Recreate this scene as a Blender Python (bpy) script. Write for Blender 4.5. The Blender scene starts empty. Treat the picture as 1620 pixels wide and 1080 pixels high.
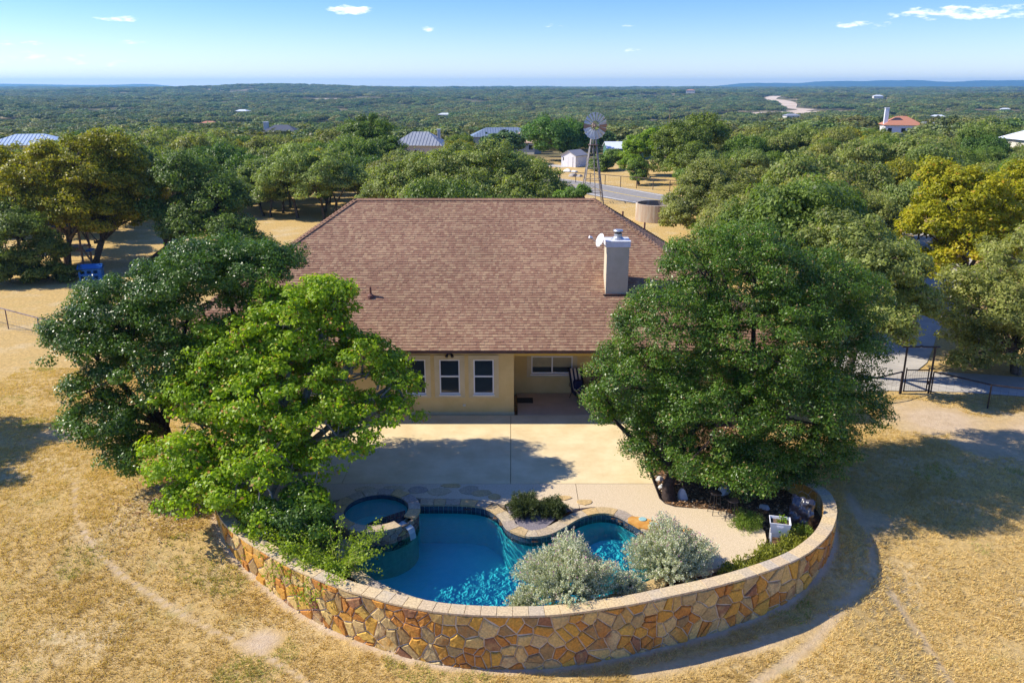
import bpy, math, random
import numpy as np
from mathutils import Vector, Matrix
from mathutils.geometry import tessellate_polygon
random.seed(7); rng = np.random.default_rng(7)
S = bpy.context.scene; C = S.collection; R = math.radians

# ------------------------------------------------------------------ camera, sky, sun, exposure
CAM_H = 13.2
PITCH = math.atan(405/1300)
cd = bpy.data.cameras.new('camera'); cam = bpy.data.objects.new('camera', cd); C.objects.link(cam)
cam.location = (0, 0, CAM_H); cam.rotation_euler = (math.pi/2-PITCH, 0, 0)
cd.sensor_width = 36; cd.lens = 1300/1620*36; cd.clip_start = .5; cd.clip_end = 60000
S.camera = cam
SUN_EL, SUN_AZ = R(40), R(8)         # azimuth: from the left (-X), turned 8 degrees towards +Y
sd = Vector((-math.cos(SUN_AZ)*math.cos(SUN_EL), math.sin(SUN_AZ)*math.cos(SUN_EL), math.sin(SUN_EL)))
sl = bpy.data.lights.new('sun', 'SUN'); sl.energy = 4.9; sl.angle = R(.5); sl.color = (1, .93, .80)
sun = bpy.data.objects.new('sun', sl); C.objects.link(sun); sun.rotation_euler = sd.to_track_quat('Z', 'Y').to_euler()
sun.location = sd*100
W = bpy.data.worlds.new('World'); S.world = W; W.use_nodes = True
def build_world():
    n, l = W.node_tree.nodes, W.node_tree.links
    n.clear()
    out = n.new('ShaderNodeOutputWorld'); bg = n.new('ShaderNodeBackground'); l.new(bg.outputs[0], out.inputs[0])
    sky = n.new('ShaderNodeTexSky'); sky.sky_type = 'NISHITA'; sky.sun_disc = False
    sky.sun_elevation = SUN_EL; sky.sun_rotation = math.atan2(sd.x, sd.y)
    sky.air_density = 1.0; sky.dust_density = 0.25; sky.ozone_density = 3.0; sky.altitude = 300
    tint = n.new('ShaderNodeMix'); tint.data_type = 'RGBA'; tint.blend_type = 'MULTIPLY'; tint.inputs[0].default_value = 1
    l.new(sky.outputs[0], tint.inputs[6])
    tc = n.new('ShaderNodeTexCoord'); sep = n.new('ShaderNodeSeparateXYZ'); l.new(tc.outputs['Generated'], sep.inputs[0])
    def m(op, a, b=None):
        x = n.new('ShaderNodeMath'); x.operation = op
        for i, v in ((0, a), (1, b)):
            if v is None: continue
            if isinstance(v, (int, float)): x.inputs[i].default_value = v
            else: l.new(v, x.inputs[i])
        return x.outputs[0]
    az = m('ARCTAN2', sep.outputs[0], sep.outputs[1]); el = m('ARCSINE', sep.outputs[2])
    ef = n.new('ShaderNodeMapRange'); ef.interpolation_type = 'SMOOTHERSTEP'; l.new(el, ef.inputs[0]); ef.inputs[1].default_value = -.03; ef.inputs[2].default_value = .13
    tm = n.new('ShaderNodeMix'); tm.data_type = 'RGBA'; l.new(ef.outputs[0], tm.inputs[0]); tm.inputs[6].default_value = SKY_LOW; tm.inputs[7].default_value = SKY_TINT; l.new(tm.outputs[2], tint.inputs[7])
    cmb = n.new('ShaderNodeCombineXYZ'); l.new(az, cmb.inputs[0]); l.new(m('MULTIPLY', el, 3.2), cmb.inputs[1])
    nz = n.new('ShaderNodeTexNoise'); nz.inputs['Scale'].default_value = 55; nz.inputs['Detail'].default_value = 6; nz.inputs['Roughness'].default_value = .6
    l.new(cmb.outputs[0], nz.inputs['Vector'])
    tot = None
    # small fair-weather clouds: azimuth, elevation, half widths (radians), strength
    for a, e, wa, we, k in [(-.182, .0798, .032, .0060, 1.2), (-.419, .0657, .024, .0036, .75), (-.091, .0609, .016, .0032, .6), (-.254, .0546, .011, .003, .4),
                            (.475, .0700, .085, .0085, .85), (.375, .0610, .045, .005, .6), (.049, .0644, .012, .003, .35), (-.525, .0400, .04, .004, .4),
                            (-.505, .0273, .06, .006, .35), (-.442, .0220, .05, .004, .3), (.129, .0633, .014, .0028, .3), (-.413, .043, .014, .003, .5), (.144, .039, .02, .003, .3)]:
        dx = m('DIVIDE', m('SUBTRACT', az, a), wa); dy = m('DIVIDE', m('SUBTRACT', el, e), we)
        d2 = m('ADD', m('MULTIPLY', dx, dx), m('MULTIPLY', dy, dy))
        g = m('MULTIPLY', m('MAXIMUM', m('SUBTRACT', 1.0, d2), -2.6), k)
        tot = g if tot is None else m('MAXIMUM', tot, g)
    # sparse clouds of the same sort over the rest of the sky
    n2 = n.new('ShaderNodeTexNoise'); n2.inputs['Scale'].default_value = 7; n2.inputs['Detail'].default_value = 4; l.new(cmb.outputs[0], n2.inputs['Vector'])
    tot = m('MAXIMUM', tot, m('SUBTRACT', m('MULTIPLY', m('ADD', m('MULTIPLY', m('SUBTRACT', n2.outputs[0], .66), 4), 1), m('GREATER_THAN', el, .13)), 1))
    mask = m('ADD', tot, m('MULTIPLY', m('SUBTRACT', nz.outputs[0], .56), 3.6))
    mr = n.new('ShaderNodeMapRange'); mr.interpolation_type = 'SMOOTHSTEP'; l.new(mask, mr.inputs[0]); mr.inputs[1].default_value = .05; mr.inputs[2].default_value = .95
    mr.inputs[3].default_value = 0; mr.inputs[4].default_value = .85
    mx = n.new('ShaderNodeMix'); mx.data_type = 'RGBA'; l.new(mr.outputs[0], mx.inputs[0]); l.new(tint.outputs[2], mx.inputs[6]); mx.inputs[7].default_value = (6.6, 6.8, 7.0, 1)
    l.new(mx.outputs[2], bg.inputs[0]); bg.inputs[1].default_value = .15
SKY_LOW, SKY_TINT = (.78, .82, 1.02, 1), (.34, .52, .96, 1)
build_world()
vs = S.view_settings; vs.view_transform = 'Standard'; vs.look = 'None'; vs.exposure = 0.54; vs.gamma = 1; vs.use_curve_mapping = False
S.render.engine = 'CYCLES'
S.cycles.use_denoising = True; S.cycles.max_bounces = 8; S.cycles.transparent_max_bounces = 12; S.cycles.volume_bounces = 1
S.cycles.sample_clamp_indirect = 6; S.cycles.caustics_reflective = False; S.cycles.caustics_refractive = False

# ------------------------------------------------------------------ helpers
def tag(o, label=None, cat=None, group=None, kind=None):
    if label: o['label'] = label
    if cat: o['category'] = cat
    if group: o['group'] = group
    if kind: o['kind'] = kind
    return o
def link(o, parent=None):
    C.objects.link(o)
    if parent: o.parent = parent
    return o
def empty(name, loc, label, cat, group=None, rz=0):
    o = bpy.data.objects.new(name, None); link(o); o.location = loc; o.rotation_euler = (0, 0, rz); o.empty_display_size = .2
    return tag(o, label, cat, group)
class MB:
    def __init__(s): s.v = []; s.f = []
    def poly(s, pts):
        b = len(s.v); s.v += [tuple(p) for p in pts]; s.f.append(tuple(range(b, b+len(pts))))
    def box(s, x0, x1, y0, y1, z0, z1):
        b = len(s.v); s.v += [(x, y, z) for z in (z0, z1) for y in (y0, y1) for x in (x0, x1)]
        s.f += [tuple(b+i for i in q) for q in ((0, 2, 3, 1), (4, 5, 7, 6), (0, 1, 5, 4), (2, 6, 7, 3), (0, 4, 6, 2), (1, 3, 7, 5))]
        return s
    def cbox(s, x0, x1, y0, y1, z0, z1, c=.01):   # chamfered vertical edges and top
        pts = [(x0+c, y0), (x1-c, y0), (x1, y0+c), (x1, y1-c), (x1-c, y1), (x0+c, y1), (x0, y1-c), (x0, y0+c)]
        cx, cy = (x0+x1)/2, (y0+y1)/2
        b = len(s.v)
        s.v += [(x, y, z0) for x, y in pts]+[(x, y, z1-c) for x, y in pts]+[(x+(c if x < cx else -c), y+(c if y < cy else -c), z1) for x, y in pts]
        for k in range(2):
            for i in range(8):
                j = (i+1) % 8; s.f.append((b+8*k+i, b+8*k+j, b+8*k+8+j, b+8*k+8+i))
        s.f.append(tuple(b+16+i for i in range(8))); s.f.append(tuple(b+7-i for i in range(8)))
        return s
    def tube(s, path, radii, n=6, caps=True):
        path = [Vector(p) for p in path]
        if isinstance(radii, (int, float)): radii = [radii]*len(path)
        b = len(s.v); up = Vector((0, 0, 1))
        for i, p in enumerate(path):
            d = (path[min(i+1, len(path)-1)]-path[max(i-1, 0)]).normalized()
            a = d.cross(up if abs(d.z) < .95 else Vector((0, 1, 0))).normalized(); c = d.cross(a)
            for k in range(n):
                t = 2*math.pi*k/n; s.v.append(tuple(p+(a*math.cos(t)+c*math.sin(t))*radii[i]))
        for i in range(len(path)-1):
            for k in range(n):
                k2 = (k+1) % n; s.f.append((b+i*n+k, b+i*n+k2, b+(i+1)*n+k2, b+(i+1)*n+k))
        if caps:
            s.f.append(tuple(b+n-1-k for k in range(n))); s.f.append(tuple(b+(len(path)-1)*n+k for k in range(n)))
        return s
    def lathe(s, prof, n=24, c=(0, 0), caps=True):
        b = len(s.v)
        for r, z in prof:
            for k in range(n): t = 2*math.pi*k/n; s.v.append((c[0]+r*math.cos(t), c[1]+r*math.sin(t), z))
        for i in range(len(prof)-1):
            for k in range(n):
                k2 = (k+1) % n; s.f.append((b+i*n+k, b+i*n+k2, b+(i+1)*n+k2, b+(i+1)*n+k))
        if caps: s.f.append(tuple(b+n-1-k for k in range(n))); s.f.append(tuple(b+(len(prof)-1)*n+k for k in range(n)))
        return s
    def prism(s, pts, z0, z1):
        n = len(pts); b = len(s.v)
        s.v += [(x, y, z0) for x, y in pts]+[(x, y, z1) for x, y in pts]
        for i in range(n): j = (i+1) % n; s.f.append((b+i, b+j, b+n+j, b+n+i))
        for t in tessellate_polygon([[Vector((x, y, 0)) for x, y in pts]]):
            a, c, d = t
            A, Bb, D = (Vector((*pts[i], 0)) for i in t)
            if (Bb-A).cross(D-A).z < 0: a, d = d, a
            s.f.append((b+n+a, b+n+c, b+n+d)); s.f.append((b+d, b+c, b+a))
        return s
    def mesh(s, name, mat, smooth=False):
        me = bpy.data.meshes.new(name); me.from_pydata(s.v, [], s.f)
        if mat: me.materials.append(mat)
        if smooth: me.polygons.foreach_set('use_smooth', [True]*len(me.polygons))
        me.update(); return me
    def build(s, name, mat, parent=None, smooth=False):
        o = bpy.data.objects.new(name, s.mesh(name, mat, smooth)); return link(o, parent)
def quads_mesh(name, V, mat, tint=None, nv=4):   # V: (n, nv, 3) array, one face each
    n = len(V); me = bpy.data.meshes.new(name)
    me.vertices.add(n*nv); me.vertices.foreach_set('co', V.astype(np.float32).ravel())
    me.loops.add(n*nv); me.loops.foreach_set('vertex_index', np.arange(n*nv, dtype=np.int32))
    me.polygons.add(n); me.polygons.foreach_set('loop_start', np.arange(0, n*nv, nv, dtype=np.int32))
    if tint is not None:
        a = me.attributes.new('tint', 'FLOAT', 'FACE'); a.data.foreach_set('value', tint.astype(np.float32))
    me.materials.append(mat); me.update(calc_edges=True); me.validate() if n < 10 else None
    return me
def catmull(pts, step):
    P = [Vector(p) for p in pts]; P = [P[0]*2-P[1]]+P+[P[-1]*2-P[-2]]; out = []
    for i in range(1, len(P)-2):
        n = max(2, int((P[i+1]-P[i]).length/step))
        for k in range(n):
            t = k/n
            out.append(.5*((2*P[i])+(P[i+1]-P[i-1])*t+(2*P[i-1]-5*P[i]+4*P[i+1]-P[i+2])*t*t+(3*P[i]-P[i-1]-3*P[i+1]+P[i+2])*t**3))
    out.append(P[-2]); return out

# ------------------------------------------------------------------ materials
def mat(name, c1, c2=None, scale=5, rough=.8, bump=0, bscale=40, rnd=0, metal=0, spec=.3, c3=None, detail=5, stretch=None):
    m = bpy.data.materials.new(name); m.use_nodes = True; n, l = m.node_tree.nodes, m.node_tree.links
    b = n['Principled BSDF']; b.inputs['Roughness'].default_value = rough; b.inputs['Metallic'].default_value = metal; b.inputs['Specular IOR Level'].default_value = spec
    tc = n.new('ShaderNodeTexCoord'); vec = tc.outputs['Object']
    if stretch:
        mp = n.new('ShaderNodeMapping'); mp.inputs['Scale'].default_value = stretch; l.new(vec, mp.inputs[0]); vec = mp.outputs[0]
    if c2 is None and c3 is None and not rnd: b.inputs['Base Color'].default_value = (*c1, 1)
    else:
        nz = n.new('ShaderNodeTexNoise'); nz.inputs['Scale'].default_value = scale; nz.inputs['Detail'].default_value = detail; nz.inputs['Roughness'].default_value = .62; l.new(vec, nz.inputs['Vector'])
        r = n.new('ShaderNodeValToRGB'); r.color_ramp.elements[0].position = .35; r.color_ramp.elements[1].position = .65
        r.color_ramp.elements[0].color = (*c1, 1); r.color_ramp.elements[1].color = (*(c2 or c1), 1)
        if c3: e = r.color_ramp.elements.new(.5); e.color = (*c3, 1)
        l.new(nz.outputs[0], r.inputs[0]); col = r.outputs[0]
        if rnd:
            oi = n.new('ShaderNodeObjectInfo'); mr = n.new('ShaderNodeMapRange'); mr.inputs[3].default_value = 1-rnd; mr.inputs[4].default_value = 1+rnd
            l.new(oi.outputs['Random'], mr.inputs[0]); mx = n.new('ShaderNodeVectorMath'); mx.operation = 'SCALE'; l.new(col, mx.inputs[0]); l.new(mr.outputs[0], mx.inputs['Scale']); col = mx.outputs[0]
        l.new(col, b.inputs['Base Color'])
    if bump:
        n2 = n.new('ShaderNodeTexNoise'); n2.inputs['Scale'].default_value = bscale; n2.inputs['Detail'].default_value = 6; l.new(vec, n2.inputs['Vector'])
        bp = n.new('ShaderNodeBump'); bp.inputs['Strength'].default_value = min(1, bump*10); bp.inputs['Distance'].default_value = bump; l.new(n2.outputs[0], bp.inputs['Height']); l.new(bp.outputs[0], b.inputs['Normal'])
    return m
def leaf_mat(name, dark, light, hue=0.05, trans=.3, odd=None, oddp=.9, gloss=.25, glrough=.45):
    m = bpy.data.materials.new(name); m.use_nodes = True; n, l = m.node_tree.nodes, m.node_tree.links
    b = n['Principled BSDF']; b.inputs['Roughness'].default_value = glrough; b.inputs['Specular IOR Level'].default_value = gloss
    at = n.new('ShaderNodeAttribute'); at.attribute_name = 'tint'
    r = n.new('ShaderNodeValToRGB'); r.color_ramp.elements[0].position = 0; r.color_ramp.elements[0].color = (*dark, 1)
    r.color_ramp.elements[1].position = .85; r.color_ramp.elements[1].color = (*light, 1)
    if odd: e = r.color_ramp.elements.new(oddp+.01); e.color = (*odd, 1)
    l.new(at.outputs['Fac'], r.inputs[0])
    oi = n.new('ShaderNodeObjectInfo'); mr = n.new('ShaderNodeMapRange'); mr.inputs[3].default_value = .5-hue; mr.inputs[4].default_value = .5+hue*.6; l.new(oi.outputs['Random'], mr.inputs[0])
    hs = n.new('ShaderNodeHueSaturation'); l.new(r.outputs[0], hs.inputs['Color']); l.new(mr.outputs[0], hs.inputs['Hue'])
    w = n.new('ShaderNodeTexWhiteNoise'); w.noise_dimensions = '1D'; l.new(oi.outputs['Random'], w.inputs['W'])
    m2 = n.new('ShaderNodeMapRange'); m2.inputs[3].default_value = 1-hue*5; m2.inputs[4].default_value = 1+hue*4; l.new(w.outputs[0], m2.inputs[0]); l.new(m2.outputs[0], hs.inputs['Value'])
    l.new(hs.outputs[0], b.inputs['Base Color'])
    t = n.new('ShaderNodeBsdfTranslucent'); hm = n.new('ShaderNodeMix'); hm.data_type = 'RGBA'; hm.blend_type = 'MULTIPLY'; hm.inputs[0].default_value = 1
    l.new(hs.outputs[0], hm.inputs[6]); hm.inputs[7].default_value = (1.5, 1.6, .5, 1); l.new(hm.outputs[2], t.inputs[0])
    mx = n.new('ShaderNodeMixShader'); mx.inputs[0].default_value = trans; l.new(b.outputs[0], mx.inputs[1]); l.new(t.outputs[0], mx.inputs[2])
    l.new(mx.outputs[0], n['Material Output'].inputs[0]); return m
LEAF = dict(
    oak=leaf_mat('live_oak_leaves', (.028, .064, .007), (.14, .255, .020), 0.0, .34, odd=(.36, .25, .10), oddp=.97, gloss=.4, glrough=.38),
    leftoak=leaf_mat('deep_green_oak_leaves', (.028, .064, .008), (.125, .225, .022), 0.0, .3, gloss=.4, glrough=.36),  # the dark left oak's own leaf green, shared with the bed bush
    bright=leaf_mat('bright_oak_leaves', (.11, .20, .008), (.38, .52, .018), 0.0, .45, odd=(.55, .27, .08), oddp=.975, gloss=.35),
    grey=leaf_mat('grey_green_oak_leaves', (.090, .120, .028), (.36, .41, .11), .03, .4, odd=(.25, .20, .10), oddp=.95),
    dark=leaf_mat('dark_oak_leaves', (.042, .082, .015), (.18, .28, .050), .03, .36),
    mid=leaf_mat('mid_green_oak_leaves', (.062, .105, .016), (.23, .33, .055), .03, .4),
    lime=leaf_mat('lime_green_leaves', (.08, .14, .008), (.26, .39, .02), .02, .38),
    yellow=leaf_mat('autumn_yellow_leaves', (.15, .18, .010), (.50, .45, .02), 0, .4, odd=(.48, .28, .03), oddp=.93),
    elm=leaf_mat('olive_elm_leaves', (.10, .115, .012), (.40, .37, .03), 0, .42, odd=(.42, .30, .02), oddp=.90),
    silver=leaf_mat('silver_sage_leaves', (.20, .23, .12), (.66, .68, .48), 0, .2, odd=(.50, .22, .38), oddp=.965, gloss=.2, glrough=.7),
    vine=leaf_mat('yellow_green_small_leaves', (.10, .16, .01), (.36, .46, .04), 0, .35),
    weed=leaf_mat('weedy_leaves', (.08, .10, .015), (.32, .33, .05), 0, .35),
    needle=leaf_mat('dark_needle_leaves', (.02, .03, .01), (.10, .13, .035), 0, .15),
    farg=leaf_mat('distant_grey_oak_leaves', (.062, .088, .025), (.36, .41, .125), .06, .25),
    fard=leaf_mat('distant_dark_oak_leaves', (.036, .062, .018), (.22, .28, .075), .06, .22),
    litter=leaf_mat('fallen_leaves', (.10, .055, .028), (.46, .25, .11), 0, .05, odd=(.5, .4, .28), oddp=.9),
    straw=leaf_mat('dry_grass_blades', (.44, .30, .10), (.82, .63, .29), 0, .25, odd=(.34, .36, .08), oddp=.93, gloss=.15, glrough=.7),
)
BARK = mat('oak_bark', (.05, .038, .028), (.16, .13, .10), 9, .9, .02, 25)
BARKP = mat('pale_grey_bark', (.20, .175, .15), (.40, .36, .31), 9, .9, .02, 25)
BARKD = mat('dark_bark', (.028, .018, .013), (.075, .05, .04), 9, .9, .02, 25)
STUCCO = mat('yellow_stucco', (.62, .45, .18), (.70, .52, .23), 1.3, .9, .004, 60)
TRIM = mat('pale_stucco_trim', (.56, .46, .27), (.64, .53, .33), 2, .9, .003, 60)
CHIM = mat('grey_beige_stucco', (.52, .45, .31), (.60, .52, .38), 2, .9, .004, 60)
WHITE = mat('white_vinyl', (.80, .80, .80), rough=.4)
CAPW = mat('chimney_cap_metal', (.72, .72, .74), (.62, .62, .65), 4, .45)
FASCIA = mat('brown_fascia', (.09, .045, .035), (.13, .065, .05), 3, .6)
SOFFIT = mat('ochre_beam', (.62, .42, .10), rough=.7)
METAL = mat('galvanised_metal', (.42, .44, .45), (.60, .62, .63), 6, .4, metal=.7)
RUST = mat('rusty_steel', (.16, .075, .045), (.34, .28, .24), 7, .7, metal=.2)
STEEL = mat('dark_painted_steel', (.022, .018, .02), (.05, .035, .03), 8, .5)
PIPE = mat('brown_pipe', (.16, .07, .05), rough=.6)
CONC = mat('tan_patio_concrete', (.64, .49, .26), (.78, .62, .36), .9, .85, .003, 90)
AGG = mat('exposed_aggregate', (.46, .35, .21), (.76, .61, .41), 38, .9, .006, 70, detail=8)
PORCH = mat('porch_concrete', (.46, .36, .24), (.54, .43, .29), 2, .8)
GLASS = mat('dark_window_glass', (.012, .015, .018), rough=.04, spec=.9)
BLIND = mat('drawn_blinds', (.42, .36, .22), (.34, .30, .19), 3, .7)
MORTAR = mat('wall_mortar', (.60, .51, .38), (.72, .62, .47), 8, .95, .01, 40)
PLASTER = mat('pool_plaster', (.36, .82, .80), (.50, .88, .84), 3, .8)
TILE = mat('dark_pool_tile', (.025, .05, .085), (.07, .10, .13), 14, .25, rnd=.4, spec=.6)
ASPH = mat('road_asphalt', (.24, .225, .21), (.32, .30, .275), 2, .9)
DRIVE = mat('driveway_concrete', (.38, .35, .31), (.50, .46, .40), 1, .9)
SOIL = mat('bed_soil', (.07, .045, .03), (.22, .14, .09), 16, .95, .02, 30, detail=8)
GRAVEL = mat('purple_grey_gravel', (.09, .075, .085), (.32, .28, .29), 60, .9, .02, 60)
BLUEP = mat('blue_plastic', (.03, .16, .42), (.04, .20, .50), 3, .5)
BLACK = mat('black_plastic_sheet', (.018, .019, .026), (.05, .05, .07), 6, .28, .02, 12, spec=.8)
WOODG = mat('weathered_timber', (.22, .15, .10), (.36, .26, .18), 12, .85)
PINK = mat('brown_wicker', (.10, .05, .045), (.17, .09, .08), 30, .8)
def stone_mat(name, cols, sc=2.2):
    m = mat(name, (.4, .3, .2), (.5, .4, .3), sc, .88, .014, 22)
    n, l = m.node_tree.nodes, m.node_tree.links; b = n['Principled BSDF']
    oi = n.new('ShaderNodeObjectInfo'); r = n.new('ShaderNodeValToRGB'); r.color_ramp.interpolation = 'CONSTANT'
    for i, c in enumerate(cols):
        e = r.color_ramp.elements[i] if i < 2 else r.color_ramp.elements.new(i/len(cols))
        e.position = i/len(cols); e.color = (*c, 1)
    l.new(oi.outputs['Random'], r.inputs[0])
    r2 = n.new('ShaderNodeValToRGB'); r2.color_ramp.interpolation = 'CONSTANT'
    for i in range(len(cols)):
        c = cols[(i*5+3) % len(cols)]
        e = r2.color_ramp.elements[i] if i < 2 else r2.color_ramp.elements.new(i/len(cols))
        e.position = i/len(cols); e.color = (*c, 1)
    l.new(oi.outputs['Random'], r2.inputs[0])
    nz = n.new('ShaderNodeTexNoise'); nz.inputs['Scale'].default_value = sc; nz.inputs['Detail'].default_value = 5; nz.inputs['Roughness'].default_value = .6
    tc = n.new('ShaderNodeTexCoord'); l.new(tc.outputs['Object'], nz.inputs['Vector'])
    mr = n.new('ShaderNodeMapRange'); mr.inputs[1].default_value = .50; mr.inputs[2].default_value = .68; mr.inputs[4].default_value = .8; l.new(nz.outputs[0], mr.inputs[0])
    mx = n.new('ShaderNodeMix'); mx.data_type = 'RGBA'; l.new(mr.outputs[0], mx.inputs[0]); l.new(r.outputs[0], mx.inputs[6]); l.new(r2.outputs[0], mx.inputs[7])
    n3 = n.new('ShaderNodeTexNoise'); n3.inputs['Scale'].default_value = 18; n3.inputs['Detail'].default_value = 4; l.new(tc.outputs['Object'], n3.inputs['Vector'])
    m3 = n.new('ShaderNodeMapRange'); m3.inputs[1].default_value = .3; m3.inputs[2].default_value = .7; m3.inputs[3].default_value = .68; m3.inputs[4].default_value = 1.22; l.new(n3.outputs[0], m3.inputs[0])
    sc2 = n.new('ShaderNodeVectorMath'); sc2.operation = 'SCALE'; l.new(mx.outputs[2], sc2.inputs[0]); l.new(m3.outputs[0], sc2.inputs['Scale'])
    l.new(sc2.outputs[0], b.inputs['Base Color']); return m
STONE = stone_mat('mixed_wall_stone', [(.62, .31, .05), (.62, .43, .17), (.52, .22, .045), (.64, .40, .08), (.58, .43, .20), (.36, .23, .09), (.66, .48, .20), (.58, .29, .05), (.46, .32, .13), (.62, .35, .06), (.32, .15, .07), (.64, .44, .15), (.55, .34, .10)])
CAPS = stone_mat('sawn_cap_stone', [(.64, .48, .27), (.58, .44, .27), (.52, .42, .29), (.66, .49, .26), (.60, .46, .27), (.50, .42, .31), (.62, .48, .28)], 1.2)
COPE = stone_mat('coping_flagstone', [(.50, .36, .18), (.55, .42, .24), (.42, .33, .22), (.56, .38, .16), (.38, .31, .24), (.50, .40, .26)], 1.6)
SPAST = stone_mat('spa_stone', [(.22, .16, .11), (.34, .25, .16), (.40, .31, .21), (.17, .12, .10), (.42, .30, .12), (.30, .25, .20)], 3)
ORANGE = mat('orange_boulder_stone', (.50, .21, .035), (.62, .34, .09), 3, .85, .03, 8, c3=(.56, .27, .055))
# ------------------------------------------------------------------ terrain
def sm(t): t = np.clip(t, 0, 1); return t*t*(3-2*t)
def lawn_z(x, y):
    z = np.interp(y, [10, 13, 16, 18, 19, 20, 21, 22, 23, 25], [-1.9, -1.65, -1.3, -1.08, -1.0, -.85, -.62, -.33, -.12, 0])
    z = z-.5*sm((x-9)/3)*(1-sm((y-22)/8))
    d = np.hypot(x, y)
    far = np.interp(d, [0, 150, 250, 500, 900, 1500, 2200, 3500, 6000, 12000], [0, 0, -4, -13, -17, -13, -10, -9, -8, -12])
    k = sm((d-400)/800)
    far = far + k*(4.2*np.sin(x/290+1.3)*np.sin(y/270+.5)+2.6*np.sin(x/170+y/160)+1.2*np.sin(x/77-y/90)) + sm((d-130)/200)*1.2*np.sin(x/47+.7)*np.sin(y/61)
    # wooded hill left of centre, blue ranges on the horizon
    far = far+13*np.exp(-((x+860)/330)**2-((y-2700)/420)**2)+8*np.exp(-((x+350)/500)**2-((y-3000)/420)**2)
    far = far+7*np.exp(-((x+60)/45)**2-((y-235)/60)**2)*0+4*np.exp(-((x-115)/70)**2-((y-240)/60)**2)
    far = far+(60+9*np.sin(x/620+.6)+6*np.sin(x/280+2)+4*np.sin(x/120)+2*np.sin(x/53+1))*sm((x-1850)/600)*np.exp(-((y-8600)/600)**2)+(32+5*np.sin(x/300))*sm((-x-3300)/500)*np.exp(-((y-8600)/600)**2)
    return np.where(d > 60, far, z)+0.0
WP = [(-10.4, 28.5), (-10.3, 26.2), (-9.85, 24.3), (-9.2, 22.9), (-8.58, 21.99), (-7.78, 21.2), (-7.09, 20.62), (-5.96, 19.72), (-4.52, 18.83), (-3.72, 18.46), (-2.93, 18.12), (-1.83, 17.8), (-.62, 17.66), (.65, 17.66), (1.6, 17.78), (3.08, 18.13), (4.48, 18.6),
      (5.69, 19.03), (6.98, 19.63), (8.06, 20.26), (8.83, 20.92), (9.45, 21.63), (9.96, 22.48), (10.25, 23.2), (10.4, 24.0), (10.32, 24.6), (10.1, 25.1), (9.7, 25.9), (9.2, 27.5)]
OUT = catmull([(x, y, 0) for x, y in WP], .12)           # outer edge of the wall cap
def offset(path, d):                                      # to the left of travel (the inside)
    o = []
    for i, p in enumerate(path):
        t = (path[min(i+1, len(path)-1)]-path[max(i-1, 0)]).normalized(); o.append(Vector((p.x-t.y*d, p.y+t.x*d, 0)))
    return o
MID = offset(OUT, .22)
def inside(poly, X, Y):
    r = np.zeros(np.shape(X), bool); n = len(poly)
    for i in range(n):
        x0, y0 = poly[i][0], poly[i][1]; x1, y1 = poly[(i+1) % n][0], poly[(i+1) % n][1]
        c = ((y0 > Y) != (y1 > Y)); xi = (x1-x0)*(Y-y0)/(y1-y0+1e-12)+x0; r ^= c & (X < xi)
    return r
COURT = [(p.x, p.y) for p in MID[::3]]
POOLP = [(-3.05, 24.32), (-2.3, 24.32), (-1.46, 24.28), (-.83, 24.07), (-.47, 23.65), (-.3, 23.29), (-.16, 22.82), (.16, 22.48), (.58, 22.28), (1.13, 22.42), (1.62, 22.86), (2.19, 23.45), (2.82, 23.74), (3.36, 23.62), (3.8, 23.09), (4.29, 22.44), (4.78, 21.8),
         (4.75, 20.9), (4.2, 20.15), (3.3, 19.55), (2.2, 19.0), (1.0, 18.62), (-.3, 18.5), (-1.6, 18.7), (-2.65, 19.1), (-3.4, 19.55), (-4.09, 20.12), (-4.6, 20.75), (-4.85, 21.4), (-4.9, 22.2), (-4.5, 23.2)]
poolc = catmull([(x, y, 0) for x, y in POOLP]+[(*POOLP[0], 0)], .16)[:-1]
POOL = [(p.x, p.y) for p in poolc]
SPA = (-4.33, 23.45, 1.02, 1.40)                          # centre, inner and outer radius
PATH = [(-15.19, 25.77), (-14.02, 23.53), (-12.72, 22.03), (-11.33, 20.97), (-9.86, 20.05), (-8.72, 19.33), (-7.47, 18.7), (-6.48, 18.16), (-5.28, 17.31), (-4.4, 16.6)]
TR1 = [(11.6, 25.5), (11.5, 24), (11.35, 22.9), (10.85, 21.5), (9.7, 20.3), (8.16, 19.22), (6.57, 18.5), (4.77, 17.9), (3.2, 17.5)]
TR2 = [(11.12, 20.8), (11.36, 19.25), (11.32, 18.0), (11.2, 16)]
TR3 = [(9.2, 19.75), (7.68, 18.28), (6.22, 17.25), (5, 16.3)]
BARE = [(-6.69, 18.63, .55, .9), (-9.2, 19.9, .5, .35), (17.6, 31.5, 2.2, .9), (18.5, 29.5, 3.0, .6), (20, 27, 2.2, .6), (12, 24, 1.2, .5), (-17.5, 30.5, 1.3, .7), (-16.8, 33, 1.6, .5), (21.5, 30, 2.5, .8), (-13, 92, 9, .5), (-16, 78, 5, .6), (-11, 60, 6, .45), (-14.5, 55, 4, .6)]
def segdist(P, X, Y):
    best = np.full(np.shape(X), 1e9)
    for (x0, y0), (x1, y1) in zip(P[:-1], P[1:]):
        dx, dy = x1-x0, y1-y0; t = np.clip(((X-x0)*dx+(Y-y0)*dy)/(dx*dx+dy*dy), 0, 1); best = np.minimum(best, np.hypot(X-x0-t*dx, Y-y0-t*dy))
    return best
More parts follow.
